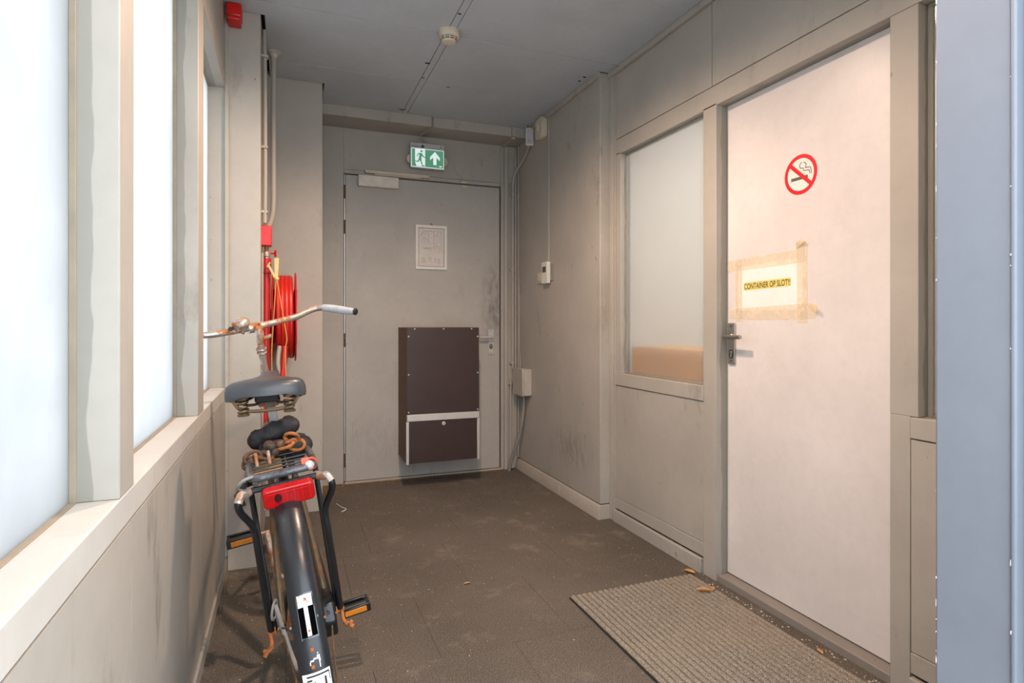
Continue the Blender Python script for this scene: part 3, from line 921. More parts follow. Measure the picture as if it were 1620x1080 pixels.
jb = thing('junction_box', (1.68, 4.15, 0.60), 'beige junction box in the corner with a grey cable below', 'box')
obj('case', bx(1.657, 1.7195, 4.056, 4.250, 0.606, 0.806), M_gplas, jb, bevel=0.003)
obj('lid', bx(1.641, 1.6565, 4.052, 4.254, 0.602, 0.810), M_gplas, jb, bevel=0.004)
bm = BM()
tube(bm, spline([(1.690, 4.14, 0.605), (1.690, 4.142, 0.52), (1.684, 4.16, 0.40), (1.668, 4.20, 0.26), (1.636, 4.255, 0.10), (1.622, 4.28, 0.0)], 6), 0.0125, 10)
tag(obj('grey_cable', bm, M_cable, None), 'thick grey cable hanging from the junction box to the floor', 'cable')

# sensor, sounder, thermostat, switch on the far right wall
sn = thing('motion_sensor', (1.69, 4.02, 2.468), 'small white sensor box hung at the ceiling corner', 'sensor')
fr = ((1.6585, 4.022, 2.468), (0.97, -0.243, 0), (0, 0, 1))
bm = BM()
prism(bm, fr, rrect(0, 0.056, 0, 0.127, 0.006, 3), -0.022, 0)
obj('case', bm, M_white, sn, bevel=0.002)
bm = BM()
prism(bm, fr, rrect(0.005, 0.051, 0.006, 0.121, 0.004, 3), 0, 0.0016)
cov = obj('cover', bm, M_sgrey, sn, bevel=0.0008)
bm = BM()
o_, e1, e2 = Vector(fr[0]), Vector(fr[1]), Vector(fr[2])
lathe(bm, [(0.012, 0), (0.010, 0.004), (0.005, 0.006), (0, 0.0065)], o_ + e1 * 0.028 + e2 * 0.026 + e1.cross(e2) * 0.0016, e1.cross(e2), 16)
obj('lens', bm, M_sgrey, cov)
bm = BM()
for u in (0.016, 0.042):
    tube(bm, [o_ + e1 * u + e2 * 0.126 - e1.cross(e2) * 0.010, o_ + e1 * u + e2 * 0.150 - e1.cross(e2) * 0.010], 0.003, 6)
obj('bracket', bm, M_dark, sn)
so = thing('alarm_sounder', (1.70, 3.83, 2.46), 'cream rounded alarm sounder high on the far right wall', 'alarm')
bm = BM()
FR = RW(3.892, 2.458, XF)
prism(bm, FR, [(0, 0.035), (0.008, 0.010), (0.03, 0), (0.092, 0), (0.116, 0.010), (0.124, 0.035), (0.124, 0.132), (0.112, 0.148), (0.02, 0.148), (0.004, 0.136)], 0.0002, 0.046)
bd = obj('body', bm, M_cream, so, bevel=0.007, seg=3)
bm = BM()
prism(bm, FR, rrect(0.045, 0.068, 0.055, 0.105, 0.006, 3), 0.0455, 0.0485)
obj('grille', bm, M_white, so, bevel=0.001)
tag(obj('wall_duct', bx(XF - 0.010, XF - 0.0002, 3.734, 3.752, 1.582, 2.585), P_wall, None, bevel=0.002), 'slim painted duct rising from the wall thermostat to the ceiling', 'duct')
th = thing('thermostat', (1.70, 3.735, 1.425), 'white wall thermostat with a small grey display', 'thermostat')
FR = RW(3.800, 1.427, XF)
bm = BM()
prism(bm, FR, rect(0.045, 0.135, 0.02, 0.135), 0.0002, 0.008)
obj('back_plate', bm, M_cable, th, bevel=0.001)
bm = BM()
prism(bm, FR, rrect(0, 0.092, 0, 0.150, 0.003, 2), 0.008, 0.034)
cs = obj('case', bm, M_white, th, bevel=0.002)
bm = BM()
prism(bm, FR, rrect(0.016, 0.072, 0.078, 0.118, 0.002, 2), 0.034, 0.0355)
obj('display', bm, M_lcd, cs)
sw = thing('light_switch', (1.71, 3.89, 1.437), 'cream light switch beside the wall thermostat', 'switch')
FR = RW(3.930, 1.436, XF)
bm = BM()
prism(bm, FR, rrect(0, 0.08, 0, 0.08, 0.005, 3), 0.0002, 0.011)
pl = obj('plate', bm, M_cream, sw, bevel=0.003)
bm = BM()
prism(bm, FR, rrect(0.016, 0.064, 0.016, 0.064, 0.003, 2), 0.011, 0.017)
obj('rocker', bm, M_cream, pl, bevel=0.003)

# smoke detector
sd = thing('smoke_detector', (0.767, 2.878, 2.566), 'round cream smoke detector on the ceiling joint', 'detector')
O = (0.767, 2.878, 2.6215)
bm = BM()
lathe(bm, [(0.052, 0), (0.053, 0.004), (0.053, 0.026), (0.0505, 0.031), (0.046, 0.036)], O, (0, 0, -1), 36)
obj('base', bm, M_cream, sd)
bm = BM()
lathe(bm, [(0.0455, 0.035), (0.042, 0.047), (0.036, 0.053)], O, (0, 0, -1), 32)
inn = obj('chamber', bm, M_slot, sd)
for k, (r_, h) in enumerate(((0.0455, 0.039), (0.0425, 0.046))):
    bm = BM()
    ring(bm, (O[0], O[1], O[2] - h), (0, 0, 1), r_, 0.0017, 36, 6)
    obj('grille_ring', bm, M_cream, sd)
bm = BM()
for k in range(10):
    a = R(36 * k + 10)
    tube(bm, [(O[0] + 0.0465 * math.cos(a), O[1] + 0.0465 * math.sin(a), O[2] - 0.034), (O[0] + 0.037 * math.cos(a), O[1] + 0.037 * math.sin(a), O[2] - 0.053)], 0.0025, 6)
obj('ribs', bm, M_cream, sd)
bm = BM()
lathe(bm, [(0.037, 0.051), (0.037, 0.055), (0.032, 0.059), (0, 0.061)], O, (0, 0, -1), 32)
obj('cap', bm, M_cream, sd)

# red call box high on the left
ra = thing('fire_alarm', (-0.22, 3.0, 2.54), 'red alarm box under the ceiling above the pilaster', 'alarm')
obj('case', bx(-0.254, -0.190, 2.965, 3.048, 2.555, ZC - 0.002), M_red, ra, bevel=0.008, seg=3)
obj('lower_lens', bx(-0.250, -0.194, 2.955, 3.046, 2.535, 2.5545), M_red, ra, bevel=0.006, seg=3)

# ------------------------------------------------------------------ pipes and the fire hose reel on the left
pa = thing('riser_pipe', (-0.098, 3.13, 0.0), 'thin grey riser pipe clipped to the edge of the pilaster', 'pipe')
bm = BM()
tube(bm, spline([(-0.100, 3.20, 2.618), (-0.098, 3.17, 2.50), (-0.096, 3.16, 2.35), (-0.095, 3.155, 1.9), (-0.097, 3.15, 1.645)], 5), 0.0095, 8)
obj('tube', bm, P_wall, pa)
for z in (2.47, 2.02, 1.70):
    obj('clip', bx(-0.114, -0.082, 3.143, 3.178, z - 0.007, z + 0.007), M_gplas, pa, bevel=0.002)
pb = thing('sprinkler_pipe', (-0.062, 3.44, 1.6), 'grey pipe dropping from a ceiling flange to the red valve cover', 'pipe')
bm = BM()
tube(bm, spline([(-0.062, 3.44, 2.618), (-0.062, 3.44, 2.3), (-0.062, 3.44, 2.0), (-0.063, 3.43, 1.78), (-0.072, 3.38, 1.70), (-0.085, 3.30, 1.645), (-0.088, 3.26, 1.60)], 6), 0.0135, 12)
obj('tube', bm, P_wall, pb)
bm = BM()
lathe(bm, [(0.040, 0), (0.040, 0.006), (0.024, 0.014), (0.016, 0.030), (0.0138, 0.034)], (-0.062, 3.44, ZC - 0.001), (0, 0, -1), 20)
obj('flange', bm, M_gplas, pb)
hr = thing('fire_hose_reel', (0.0, 3.5, 0.95), 'red fire hose reel with red valve on the left column wall', 'hose reel')
obj('valve_cover', bx(-0.121, -0.066, 3.155, 3.235, 1.535, 1.635), M_red, hr, bevel=0.003)
bm = BM()
lathe(bm, [(0.011, 0), (0.011, 0.03), (0.016, 0.03), (0.016, 0.05), (0.012, 0.055), (0.012, 0.10), (0.019, 0.10), (0.019, 0.13), (0.016, 0.135)], (-0.090, 3.195, 1.535), (0, 0, -1), 16)
obj('brass_fitting', bm, B_rustchrome, hr)
bm = BM()
lathe(bm, [(0.022, 0), (0.022, 0.075), (0.017, 0.08)], (-0.090, 3.195, 1.475), (0, 0, -1), 16)
obj('red_sleeve', bm, M_redp, hr)
bm = BM()
tube(bm, [(-0.072, 3.19, 1.500), (-0.050, 3.19, 1.500)], 0.004, 8)
for k in range(5):
    a = R(72 * k)
    tube(bm, [(-0.050, 3.19, 1.50), (-0.048, 3.19 + 0.018 * math.cos(a), 1.50 + 0.018 * math.sin(a))], 0.005, 6)
obj('valve_wheel', bm, M_red, hr)
bm = BM()
tube(bm, spline([(-0.090, 3.195, 1.40), (-0.092, 3.195, 1.1), (-0.096, 3.19, 0.8), (-0.098, 3.19, 0.52)], 5), 0.0185, 14)
obj('supply_hose', bm, M_redp, hr)
bm = BM()
tube(bm, [(-0.108, 3.175, 1.50), (-0.108, 3.175, 0.5)], 0.005, 8)
tube(bm, [(-0.086, 3.235, 1.50), (-0.086, 3.235, 0.6)], 0.006, 8)
obj('small_pipes', bm, M_gplas, hr)
for x in (-0.066, 0.050):
    bm = BM()
    lathe(bm, [(0.16, -0.0015), (0.238, -0.0015), (0.244, -0.004), (0.247, 0.0), (0.244, 0.004), (0.238, 0.0015), (0.16, 0.0015)], (x, 3.5, 1.185), (1, 0, 0), 48)
    for k in range(6):
        a = R(60 * k)
        tube(bm, [(x, 3.5, 1.185), (x, 3.5 + 0.17 * math.cos(a), 1.185 + 0.17 * math.sin(a))], 0.008, 8)
    obj('reel_disc', bm, M_red, hr)
bm = BM()
lathe(bm, [(0.14, -0.062), (0.14, 0.046)], (0, 3.5, 1.185), (1, 0, 0), 40)
obj('drum', bm, M_red, hr)
bm = BM()
pts = []
for k in range(40 * 4 + 1):
    a = 2 * PI * k / 40
    pts.append((-0.047 + 0.082 * k / 160, 3.5 + 0.217 * math.cos(a), 1.185 + 0.217 * math.sin(a)))
tube(bm, pts, 0.0145, 10)
pts = []
for k in range(40 * 4 + 1):
    a = 2 * PI * k / 40
    pts.append((-0.047 + 0.082 * k / 160, 3.5 + 0.186 * math.cos(a), 1.185 + 0.186 * math.sin(a)))
tube(bm, pts, 0.0145, 8)
obj('hose_coil', bm, M_hose, hr)
bm = BM()
tube(bm, [(-0.112, 3.5, 1.185), (0.066, 3.5, 1.185)], 0.018, 14)
obj('axle', bm, M_gplas, hr)
bm = BM()
tube(bm, spline([(-0.030, 3.30, 1.03), (-0.038, 3.28, 0.94), (-0.02, 3.27, 0.88), (0.005, 3.26, 0.85), (0.018, 3.26, 0.87)], 6), 0.012, 10)
obj('elbow_pipe', bm, M_gplas, hr)
bm = BM()
tube(bm, spline([(-0.005, 3.29, 1.03), (-0.012, 3.27, 0.92), (-0.02, 3.26, 0.84)], 6), 0.014, 10)
obj('hose_end', bm, M_hose, hr)
yt = thing('seal_tag', (-0.06, 3.17, 1.38), 'yellow tag and orange cord looped on the hose valve', 'tag')
bm = BM()
prism(bm, ((-0.064, 3.165, 1.375), (0.97, 0.2, -0.1), (0.1, 0, 0.99)), [(0, 0.10), (0.012, 0.0), (0.028, -0.005), (0.022, 0.105)], 0, 0.004)
prism(bm, ((-0.066, 3.162, 1.375), (0.97, 0.2, -0.1), (0.1, 0, 0.99)), [(-0.024, 0.055), (-0.016, 0.062), (0.03, -0.005), (0.02, -0.012)], 0, 0.004)
prism(bm, ((-0.070, 3.160, 1.375), (0.97, 0.2, -0.1), (0.1, 0, 0.99)), [(-0.026, 0.052), (-0.020, 0.050), (-0.008, 0.075), (-0.014, 0.078)], 0, 0.004)
ball(bm, (-0.042, 3.160, 1.372), 0.012)
obj('strap', bm, M_ytag, yt, smooth=40)
bm = BM()
tube(bm, spline([(-0.045, 3.155, 1.37), (-0.055, 3.15, 1.20), (-0.065, 3.15, 1.02), (-0.064, 3.15, 0.9)], 6), 0.003, 6)
tube(bm, spline([(-0.042, 3.155, 1.37), (-0.018, 3.15, 1.22), (0.004, 3.15, 1.08), (-0.002, 3.15, 1.02), (0.0, 3.15, 0.90), (0.006, 3.15, 0.84)], 6), 0.003, 6)
obj('cord', bm, M_owire, yt)

# ------------------------------------------------------------------ on the white door
st = thing('no_smoking_sticker', (1.849, 1.713, 1.647), 'round red no smoking sticker on the white door', 'sticker')
FR = RW(1.713, 1.722, 1.85)
rad = 0.0765
circ = lambda r_, n=56: [(r_ * math.cos(2 * PI * k / n), r_ * math.sin(2 * PI * k / n)) for k in range(n)]
bm = BM()
prism(bm, FR, circ(rad), 0.0002, 0.0007)
obj('disc', bm, M_white, st, smooth=0)
bm = BM()
o_, e1, e2 = Vector(FR[0]), Vector(FR[1]), Vector(FR[2])
en = e1.cross(e2)
n = 64
for k in range(n):
    a, b = 2 * PI * k / n, 2 * PI * (k + 1) / n
    q = [(rad * math.cos(a), rad * math.sin(a)), (rad * math.cos(b), rad * math.sin(b)), (0.062 * math.cos(b), 0.062 * math.sin(b)), (0.062 * math.cos(a), 0.062 * math.sin(a))]
    prism(bm, FR, q, 0.0007, 0.0013)
c_, s_ = math.cos(R(-42)), math.sin(R(-42))
prism(bm, FR, [(c_ * u - s_ * v, s_ * u + c_ * v) for (u, v) in rect(-0.064, 0.064, -0.0075, 0.0075)], 0.0013, 0.0018)
obj('red_ring', bm, M_sred, st, smooth=0)
bm = BM()
prism(bm, FR, [(-0.045, -0.020), (0.034, -0.020), (0.034, -0.008), (-0.045, -0.008)], 0.0007, 0.0012)
tube_pts = lambda P: spline([o_ + e1 * u + e2 * v + en * 0.0008 for u, v in P], 5)
def stroke(P, wd):
    S = spline([Vector((u, v, 0)) for u, v in P], 5)
    for a, b in zip(S, S[1:]):
        d = (b - a).normalized()
        nrm = Vector((-d.y, d.x, 0)) * wd / 2
        prism(bm, FR, [(a - nrm).xy, (b - nrm).xy, (b + nrm).xy, (a + nrm).xy], 0.0007, 0.0011)
stroke([(0.006, 0.046), (-0.004, 0.036), (0.0, 0.024), (0.012, 0.022), (0.015, 0.012), (0.030, 0.010), (0.040, 0.008), (0.044, -0.006)], 0.003)
stroke([(0.014, 0.044), (0.024, 0.038), (0.026, 0.028), (0.022, 0.022), (0.034, 0.020), (0.047, 0.016), (0.050, -0.006)], 0.003)
obj('cigarette', bm, M_cig, st, smooth=0)

no = thing('taped_notice', (1.849, 1.88, 1.19), 'white paper notice held by masking tape on the white door', 'notice')
PA = RW(2.047, 1.205, 1.85)
bm = BM()
prism(bm, PA, [(0, 0), (0.345, -0.004), (0.345, 0.196), (0, 0.19)], 0.0002, 0.0006)
pap = obj('paper', bm, M_paper, no, smooth=0)
bm = BM()
prism(bm, RW(2.012, 1.292, 1.85), [(0, -0.002), (0.252, 0.004), (0.252, 0.038), (0, 0.032)], 0.0006, 0.0009)
hl = obj('highlight', bm, M_yel, pap, smooth=0)
text('lettering', 'CONTAINER OP SLOT!!', ((1.8490, 2.010, 1.2945), (0, -0.9997, 0.022), (0, 0.022, 0.9997)), 0.0245, 0.248, -0.0003, M_black, pap, bold=0.010)
def strip(bm, pts, d):
    prism(bm, RW(0, 0, 1.85), [(-y, z) for y, z in pts], d, d + 0.0003)
bm = BM(); strip(bm, [(2.112, 1.376), (2.09, 1.378), (1.705, 1.383), (1.690, 1.392), (1.694, 1.440), (1.72, 1.436), (2.10, 1.428), (2.113, 1.42)], 0.0010)
obj('tape', bm, M_tape, no, smooth=0)
bm = BM(); strip(bm, [(2.100, 1.172), (2.06, 1.166), (1.700, 1.163), (1.640, 1.170), (1.636, 1.215), (1.66, 1.226), (2.06, 1.214), (2.098, 1.210)], 0.0010)
obj('tape', bm, M_tape, no, smooth=0)
bm = BM(); strip(bm, [(2.060, 1.158), (2.022, 1.156), (2.024, 1.42), (2.030, 1.428), (2.055, 1.426), (2.062, 1.41)], 0.0014)
obj('tape', bm, M_tape, no, smooth=0)
bm = BM(); strip(bm, [(1.728, 1.152), (1.680, 1.150), (1.682, 1.45), (1.69, 1.462), (1.724, 1.470), (1.732, 1.452)], 0.0014)
obj('tape', bm, M_tape, no, smooth=0)
for o3, e3, f3, p3 in (((1.8475, 1.732, 1.438), (-0.25, -0.9, 0.35), (0.1, 0.36, 0.93), [(0, 0), (0.055, 0.002), (0.050, 0.020), (0.005, 0.024)]),
                       ((1.8475, 1.675, 1.215), (-0.3, -0.85, -0.42), (0.0, -0.4, 0.9), [(0, 0), (0.06, 0.0), (0.055, 0.018), (0.0, 0.014)])):
    bm = BM()
    prism(bm, (o3, e3, f3), p3, 0, 0.0003)
    obj('curled_tape_end', bm, M_tape2, no, smooth=0)

# ------------------------------------------------------------------ floor mat, leaves, litter
dm = thing('door_mat', (1.41, 1.6, 0.0), 'ribbed beige brown door mat before the white door', 'mat')
mx0, mx1, my0, my1 = 1.108, 1.722, 0.98, 2.205
obj('backing', bx(mx0 - 0.004, mx1 + 0.003, my0, my1, 0.0, 0.006), M_matbase, dm, bevel=0.002)
NR = 24
pit = (mx1 - mx0) / NR
rib0 = None
for k in range(NR):
    xa = mx0 + k * pit
    if rib0 is None:
        bm = BM()
        prof = [(0.0022, 0.005), (0.0032, 0.0105), (0.0075, 0.0132), (pit - 0.0075, 0.0132), (pit - 0.0032, 0.0105), (pit - 0.0022, 0.005)]
        N = 40
        rr_ = []
        for q in range(N + 1):
            y = my0 + 0.004 + (my1 - my0 - 0.008) * q / N
            jz = random.uniform(-0.0006, 0.0006)
            jx = random.uniform(-0.0007, 0.0007)
            rr_.append([bm.verts.new((xa + u + jx, y, z + (jz if z > 0.006 else 0))) for u, z in prof])
        for a, b in zip(rr_, rr_[1:]):
            for m_ in range(len(prof) - 1):
                bm.faces.new((a[m_], a[m_ + 1], b[m_ + 1], b[m_]))
        bm.faces.new(rr_[0][::-1])
        bm.faces.new(rr_[-1])
        rib0 = obj('rib', bm, M_mat, dm, smooth=60)
    else:
        r_ = rib0.copy()
        COL.objects.link(r_)
        r_.location.x = k * pit
def leaf(x, y, z, L, Wd, rot, curl, label):
    bm = BM()
    nu, nv = 7, 4
    g = []
    for i in range(nu + 1):
        t = i / nu
        hw = Wd * math.sin(PI * min(1, t * 0.97 + 0.02)) ** 0.7 * 0.5 * (1 - 0.15 * t)
        row = []
        for k in range(nv + 1):
            s = (k / nv - 0.5) * 2
            px, py = (t - 0.5) * L, hw * s
            pz = 0.002 + curl * abs(s) ** 1.6 * hw * 1.2 + curl * 0.18 * L * (t - 0.5) ** 2 * 2 + random.uniform(0, 0.0008)
            row.append(bm.verts.new((px, py, pz)))
        g.append(row)
    for i in range(nu):
        for k in range(nv):
            bm.faces.new((g[i][k], g[i + 1][k], g[i + 1][k + 1], g[i][k + 1]))
    tube(bm, [(-0.5 * L, 0, 0.002), (-0.72 * L, 0.03 * L, 0.003)], 0.0008, 5)
    bm.transform(Matrix.Translation((x, y, z)) @ Matrix.Rotation(rot, 4, 'Z'))
    o = obj('dry_leaf', bm, M_leaf, None, smooth=60)
    sm = o.modifiers.new('thick', 'SOLIDIFY')
    sm.thickness = 0.0006
    tag(o, label, 'leaf', 'dry leaves on the floor')
leaf(1.735, 2.232, 0.0, 0.055, 0.026, R(-60), 0.8, 'dry yellow leaf leaning at the foot of the post beside the mat')
leaf(1.650, 2.032, 0.0125, 0.060, 0.026, R(150), 1.0, 'curled tan leaf lying on the far end of the mat')
leaf(1.702, 2.035, 0.0125, 0.045, 0.02, R(40), 0.5, 'pale dry leaf on the far right corner of the mat')
leaf(1.578, 2.150, 0.0125, 0.024, 0.012, R(20), 0.5, 'tiny orange leaf scrap near the back edge of the mat')
leaf(0.746, 2.49, 0.0, 0.034, 0.014, R(10), 0.7, 'lone small orange leaf scrap in the middle of the floor')
leaf(1.742, 1.531, 0.0, 0.036, 0.018, R(70), 0.5, 'small dry leaf between the mat and the door threshold')
bm = BM()
tube(bm, spline([(0.300, 3.885, 0.003), (0.325, 3.80, 0.004), (0.346, 3.755, 0.004), (0.336, 3.73, 0.003), (0.318, 3.712, 0.003)], 5), 0.0035, 6)
tag(obj('bent_wire', bm, M_wire, None), 'bent white scrap of wire on the floor before the fire door', 'wire')
bm = BM()
def crumb(x, y, s, z=0.0):
    a = random.uniform(0, PI)
    c, d = math.cos(a) * s, math.sin(a) * s
    k = random.uniform(0.5, 1.0)
    q = [bm.verts.new((x + c, y + d, z)), bm.verts.new((x - d * k, y + c * k, z)), bm.verts.new((x - c, y - d, z)), bm.verts.new((x + d * k, y - c * k, z)), bm.verts.new((x, y, z + s * 0.7))]
    for i in range(4):
        bm.faces.new((q[i], q[(i + 1) % 4], q[4]))
    bm.faces.new(q[3::-1])
for k in range(270):
    crumb(random.uniform(-0.2, 1.09), random.uniform(1.0, 3.9), random.choice((0.0014, 0.0018, 0.0022, 0.003)))
for k in range(90):
    crumb(random.uniform(-0.24, 0.1), random.uniform(1.5, 3.0), random.choice((0.0016, 0.002, 0.003)))
tag(obj('litter', bm, M_crumb, None, smooth=0), 'pale crumbs and grit scattered over the dark floor around the bicycle', 'litter', None, 'stuff')
bm = BM()
for k in range(80):
    crumb(random.uniform(1.10, 1.68), random.uniform(2.24, 3.9), random.choice((0.0014, 0.0018, 0.0022, 0.003)))
tag(obj('litter', bm, M_crumb, None, smooth=0), 'sparse pale grit on the dark floor beyond the door mat', 'litter', None, 'stuff')
bm = BM()
for k in range(90):
    crumb(min(1.785, max(1.732, random.gauss(1.757, 0.012))), random.uniform(1.2, 2.2), random.choice((0.002, 0.003, 0.005)))
tag(obj('litter', bm, M_crumb, None, smooth=0), 'line of crumbs and bits between the mat and the white door threshold', 'litter', None, 'stuff')
bm = BM()
for k in range(60):
    crumb(random.uniform(mx0 + 0.01, mx1 - 0.01), random.uniform(1.2, my1 - 0.02), random.choice((0.0015, 0.0025)), 0.0128)
obj('crumbs', bm, M_crumb, dm, kind='stuff', smooth=0)
bm = BM()
for k in range(420):
    x = random.uniform(0.22, 1.62)
    crumb(x, YB - 0.02 - abs(random.gauss(0, 0.022)), random.choice((0.003, 0.005, 0.007)))
for k in range(260):
    crumb(0.23 + abs(random.gauss(0, 0.09)), max(3.94, YB - 0.02 - abs(random.gauss(0, 0.14))), random.choice((0.003, 0.004, 0.006)))
tag(obj('dirt', bm, plain('rusty_dirt', (150, 110, 64), 0.9, vary=0.3, scale=60), None, smooth=0), 'rusty brown dirt heaped along the foot of the fire door', 'dirt', None, 'stuff')

# ------------------------------------------------------------------ the bicycle (local frame: x forward, y to its left, z up)
bike = thing('bicycle', (0.104, 1.70, 0.0), 'old black city bicycle leaning against the windowed wall', 'bicycle')
psi, phi = R(-2.6), R(8.5)
f_ = Vector((math.sin(psi), math.cos(psi), 0))
l_ = Vector((-math.cos(psi), math.sin(psi), 0))
up_ = Vector((0, 0, 1))
L_ = l_ * math.cos(phi) - up_ * math.sin(phi)
U_ = up_ * math.cos(phi) + l_ * math.sin(phi)
Mb = Matrix((f_, L_, U_)).transposed().to_4x4()
Mb.translation = Vector((0.104, 1.70, 0.0))
bike.matrix_basis = Mb
def bp(name, bm, mat, parent=None, **kw):
    return obj(name, bm, mat, parent or bike, local=True, **kw)
WR, TR = 0.345, 0.019
BBp = Vector((0.47, 0, 0.29))
HB, HT = Vector((0.905, 0, 0.66)), Vector((0.845, 0, 0.86))
AX = (HT - HB).normalized()
STEERF = Matrix.Translation(HB) @ Matrix.Rotation(R(3), 4, AX) @ Matrix.Translation(-HB)
STEER = Matrix.Translation(HB) @ Matrix.Rotation(R(15), 4, AX) @ Matrix.Translation(-HB)

def wheel(name, cx, xf=None, rearhub=True):
    c = (cx, 0, WR)
    Xf = xf or Matrix.Identity(4)
    bm = BM()
    prof = [(0.306, -0.014), (0.300, -0.009), (0.297, 0.0), (0.300, 0.009), (0.306, 0.014), (0.312, 0.015), (0.312, -0.015), (0.306, -0.014)]
    lathe2(bm, prof, c, 48)
    bm.transform(Xf)
    wh = bp(name, bm, B_rim)
    bm = BM()
    ring(bm, c, (0, 1, 0), WR - TR, TR, 56, 12)
    bm.transform(Xf)
    bp('tyre', bm, B_tyre, wh)
    bm = BM()
    for k in range(36):
        s = 1 if k % 2 else -1
        a = 2 * PI * k / 36
        b = a + (0.42 if (k // 2) % 2 else -0.42) * 1.2
        tube(bm, [(cx + 0.026 * math.cos(b), s * 0.030, WR + 0.026 * math.sin(b)), (cx + 0.300 * math.cos(a), s * 0.003, WR + 0.300 * math.sin(a))], 0.0011, 5, caps=False)
    bm.transform(Xf)
    bp('spokes', bm, B_chrome, wh)
    bm = BM()
    hp = [(0.008, -0.052), (0.030, -0.036), (0.030, -0.032), (0.022, -0.028), (0.020, 0), (0.022, 0.028), (0.030, 0.032), (0.030, 0.036), (0.008, 0.052)]
    lathe(bm, hp, c, (0, 1, 0), 20)
    tube(bm, [(cx, -0.085, WR), (cx, 0.085, WR)], 0.0048, 10)
    bm.transform(Xf)
    bp('hub', bm, B_rustchrome, wh)
    return wh
def lathe2(bm, prof, c, seg):
    """closed profile turned about the y axis through c"""
    rings = []
    for k in range(seg):
        a = 2 * PI * k / seg
        rings.append([bm.verts.new((c[0] + r_ * math.cos(a), c[1] + h, c[2] + r_ * math.sin(a))) for r_, h in prof[:-1]])
    m_ = len(prof) - 1
    for k in range(seg):
        a, b = rings[k], rings[(k + 1) % seg]
        for i in range(m_):
            j_ = (i + 1) % m_
            bm.faces.new((a[i], a[j_], b[j_], b[i]))
wheel('rear_wheel', 0.0)
wheel('front_wheel', 1.12, STEERF)

def fender(name, cx, a0, a1, rad, hw, xf=None, n=44):
    bm = BM()
    outer = [(-hw, -0.016), (-hw * 0.93, -0.006), (-hw * 0.72, 0.001), (-hw * 0.36, 0.0055), (0, 0.007), (hw * 0.36, 0.0055), (hw * 0.72, 0.001), (hw * 0.93, -0.006), (hw, -0.016)]
    inner = [(y * 0.95, h - 0.0022) for y, h in reversed(outer)]
    prof = outer + inner
    rings = []
    for k in range(n + 1):
        a = R(a0 + (a1 - a0) * k / n)
        rings.append([bm.verts.new((cx + (rad + h) * math.cos(a), y, WR + (rad + h) * math.sin(a))) for y, h in prof])
    m_ = len(prof)
    for a, b in zip(rings, rings[1:]):
        for i in range(m_):
            j_ = (i + 1) % m_
            bm.faces.new((a[i], a[j_], b[j_], b[i]))
    bm.faces.new(rings[0][::-1])
    bm.faces.new(rings[-1])
    if xf:
        bm.transform(xf)
    return bp(name, bm, B_fender)
FRD = 0.372
rf = fender('rear_fender', 0.0, 12, 212, FRD, 0.034)
fender('front_fender', 1.12, -20, 112, FRD, 0.030, STEERF)
def fpt(th, y, h=0.0):
    a = R(th)
    return Vector(((FRD + 0.006 + h) * math.cos(a), y, WR + (FRD + 0.006 + h) * math.sin(a)))
def fpatch(bm, th0, th1, y0, y1, h0, h1, n=6):
    """a thin plate that follows the fender's crown"""
    ny = max(1, int(abs(y1 - y0) / 0.005))
    for k in range(n):
        a, b = th0 + (th1 - th0) * k / n, th0 + (th1 - th0) * (k + 1) / n
        for q in range(ny):
            ya, yb = y0 + (y1 - y0) * q / ny, y0 + (y1 - y0) * (q + 1) / ny
            vs = [bm.verts.new(fpt(t, y, h - 9.0 * y * y + 0.001)) for h in (h0, h1) for t in (a, b) for y in (ya, yb)]
            for f4 in ((0, 1, 3, 2), (4, 6, 7, 5), (0, 2, 6, 4), (1, 5, 7, 3), (0, 4, 5, 1), (2, 3, 7, 6)):
                bm.faces.new([vs[i] for i in f4])
    bmesh.ops.remove_doubles(bm, verts=bm.verts[:], dist=1e-6)
# lamp cut-out with a pale rusty bracket
bm = BM(); fpatch(bm, 146.8, 159.5, -0.0165, 0.0165, -0.004, 0.0016)
bp('cutout', bm, plain('matte_black', (7, 7, 8), 0.95, spec=0.0), rf)
bm = BM()
fpatch(bm, 146.4, 150.2, -0.0155, 0.0155, 0.001, 0.0042, 2)
fpatch(bm, 150.2, 159.2, -0.0045, 0.0045, 0.001, 0.0042, 4)
bp('bracket_plate', bm, B_plate, rf)
bm = BM()
for (t0, t1, y0, y1) in ((146.2, 159.8, -0.0182, -0.0164), (146.2, 159.8, 0.0164, 0.0182), (145.9, 146.6, -0.0182, 0.0182), (159.4, 160.0, -0.0182, 0.0182)):
    fpatch(bm, t0, t1, y0, y1, -0.002, 0.0032, 5)
bp('cutout_rim', bm, B_tube, rf)
for th, y in ((147.6, 0.0), (157.6, 0.0), (163.3, 0.001), (168.6, 0.004)):
    bm = BM()
    n_ = (fpt(th, y, 0.02) - fpt(th, y)).normalized()
    lathe(bm, [(0.0046, 0.0), (0.0044, 0.003), (0.0025, 0.0045), (0, 0.0048)], fpt(th, y, 0.0005), n_, 10)
    bp('rusty_rivet', bm, B_rust, rf)
bm = BM()
for (t0, t1, y0, y1) in ((164.6, 165.6, -0.0105, -0.0075), (165.4, 166.6, -0.0125, -0.0065), (166.4, 167.4, -0.0130, -0.0095), (167.2, 169.2, -0.0118, -0.0098), (166.0, 166.5, -0.0065, 0.001), (166.5, 167.0, 0.0005, 0.008), (167.0, 168.0, 0.0075, 0.0095)):
    fpatch(bm, t0, t1, y0, y1, 0.0005, 0.0011, 2)
bp('paint_scrape', bm, M_paper, rf)
bm = BM(); fpatch(bm, 170.3, 186, -0.0285, 0.0285, 0.0008, 0.0020, 8)
stk = bp('sticker', bm, B_stick, rf, label='white sticker with black scrawled marks')
bm = BM()
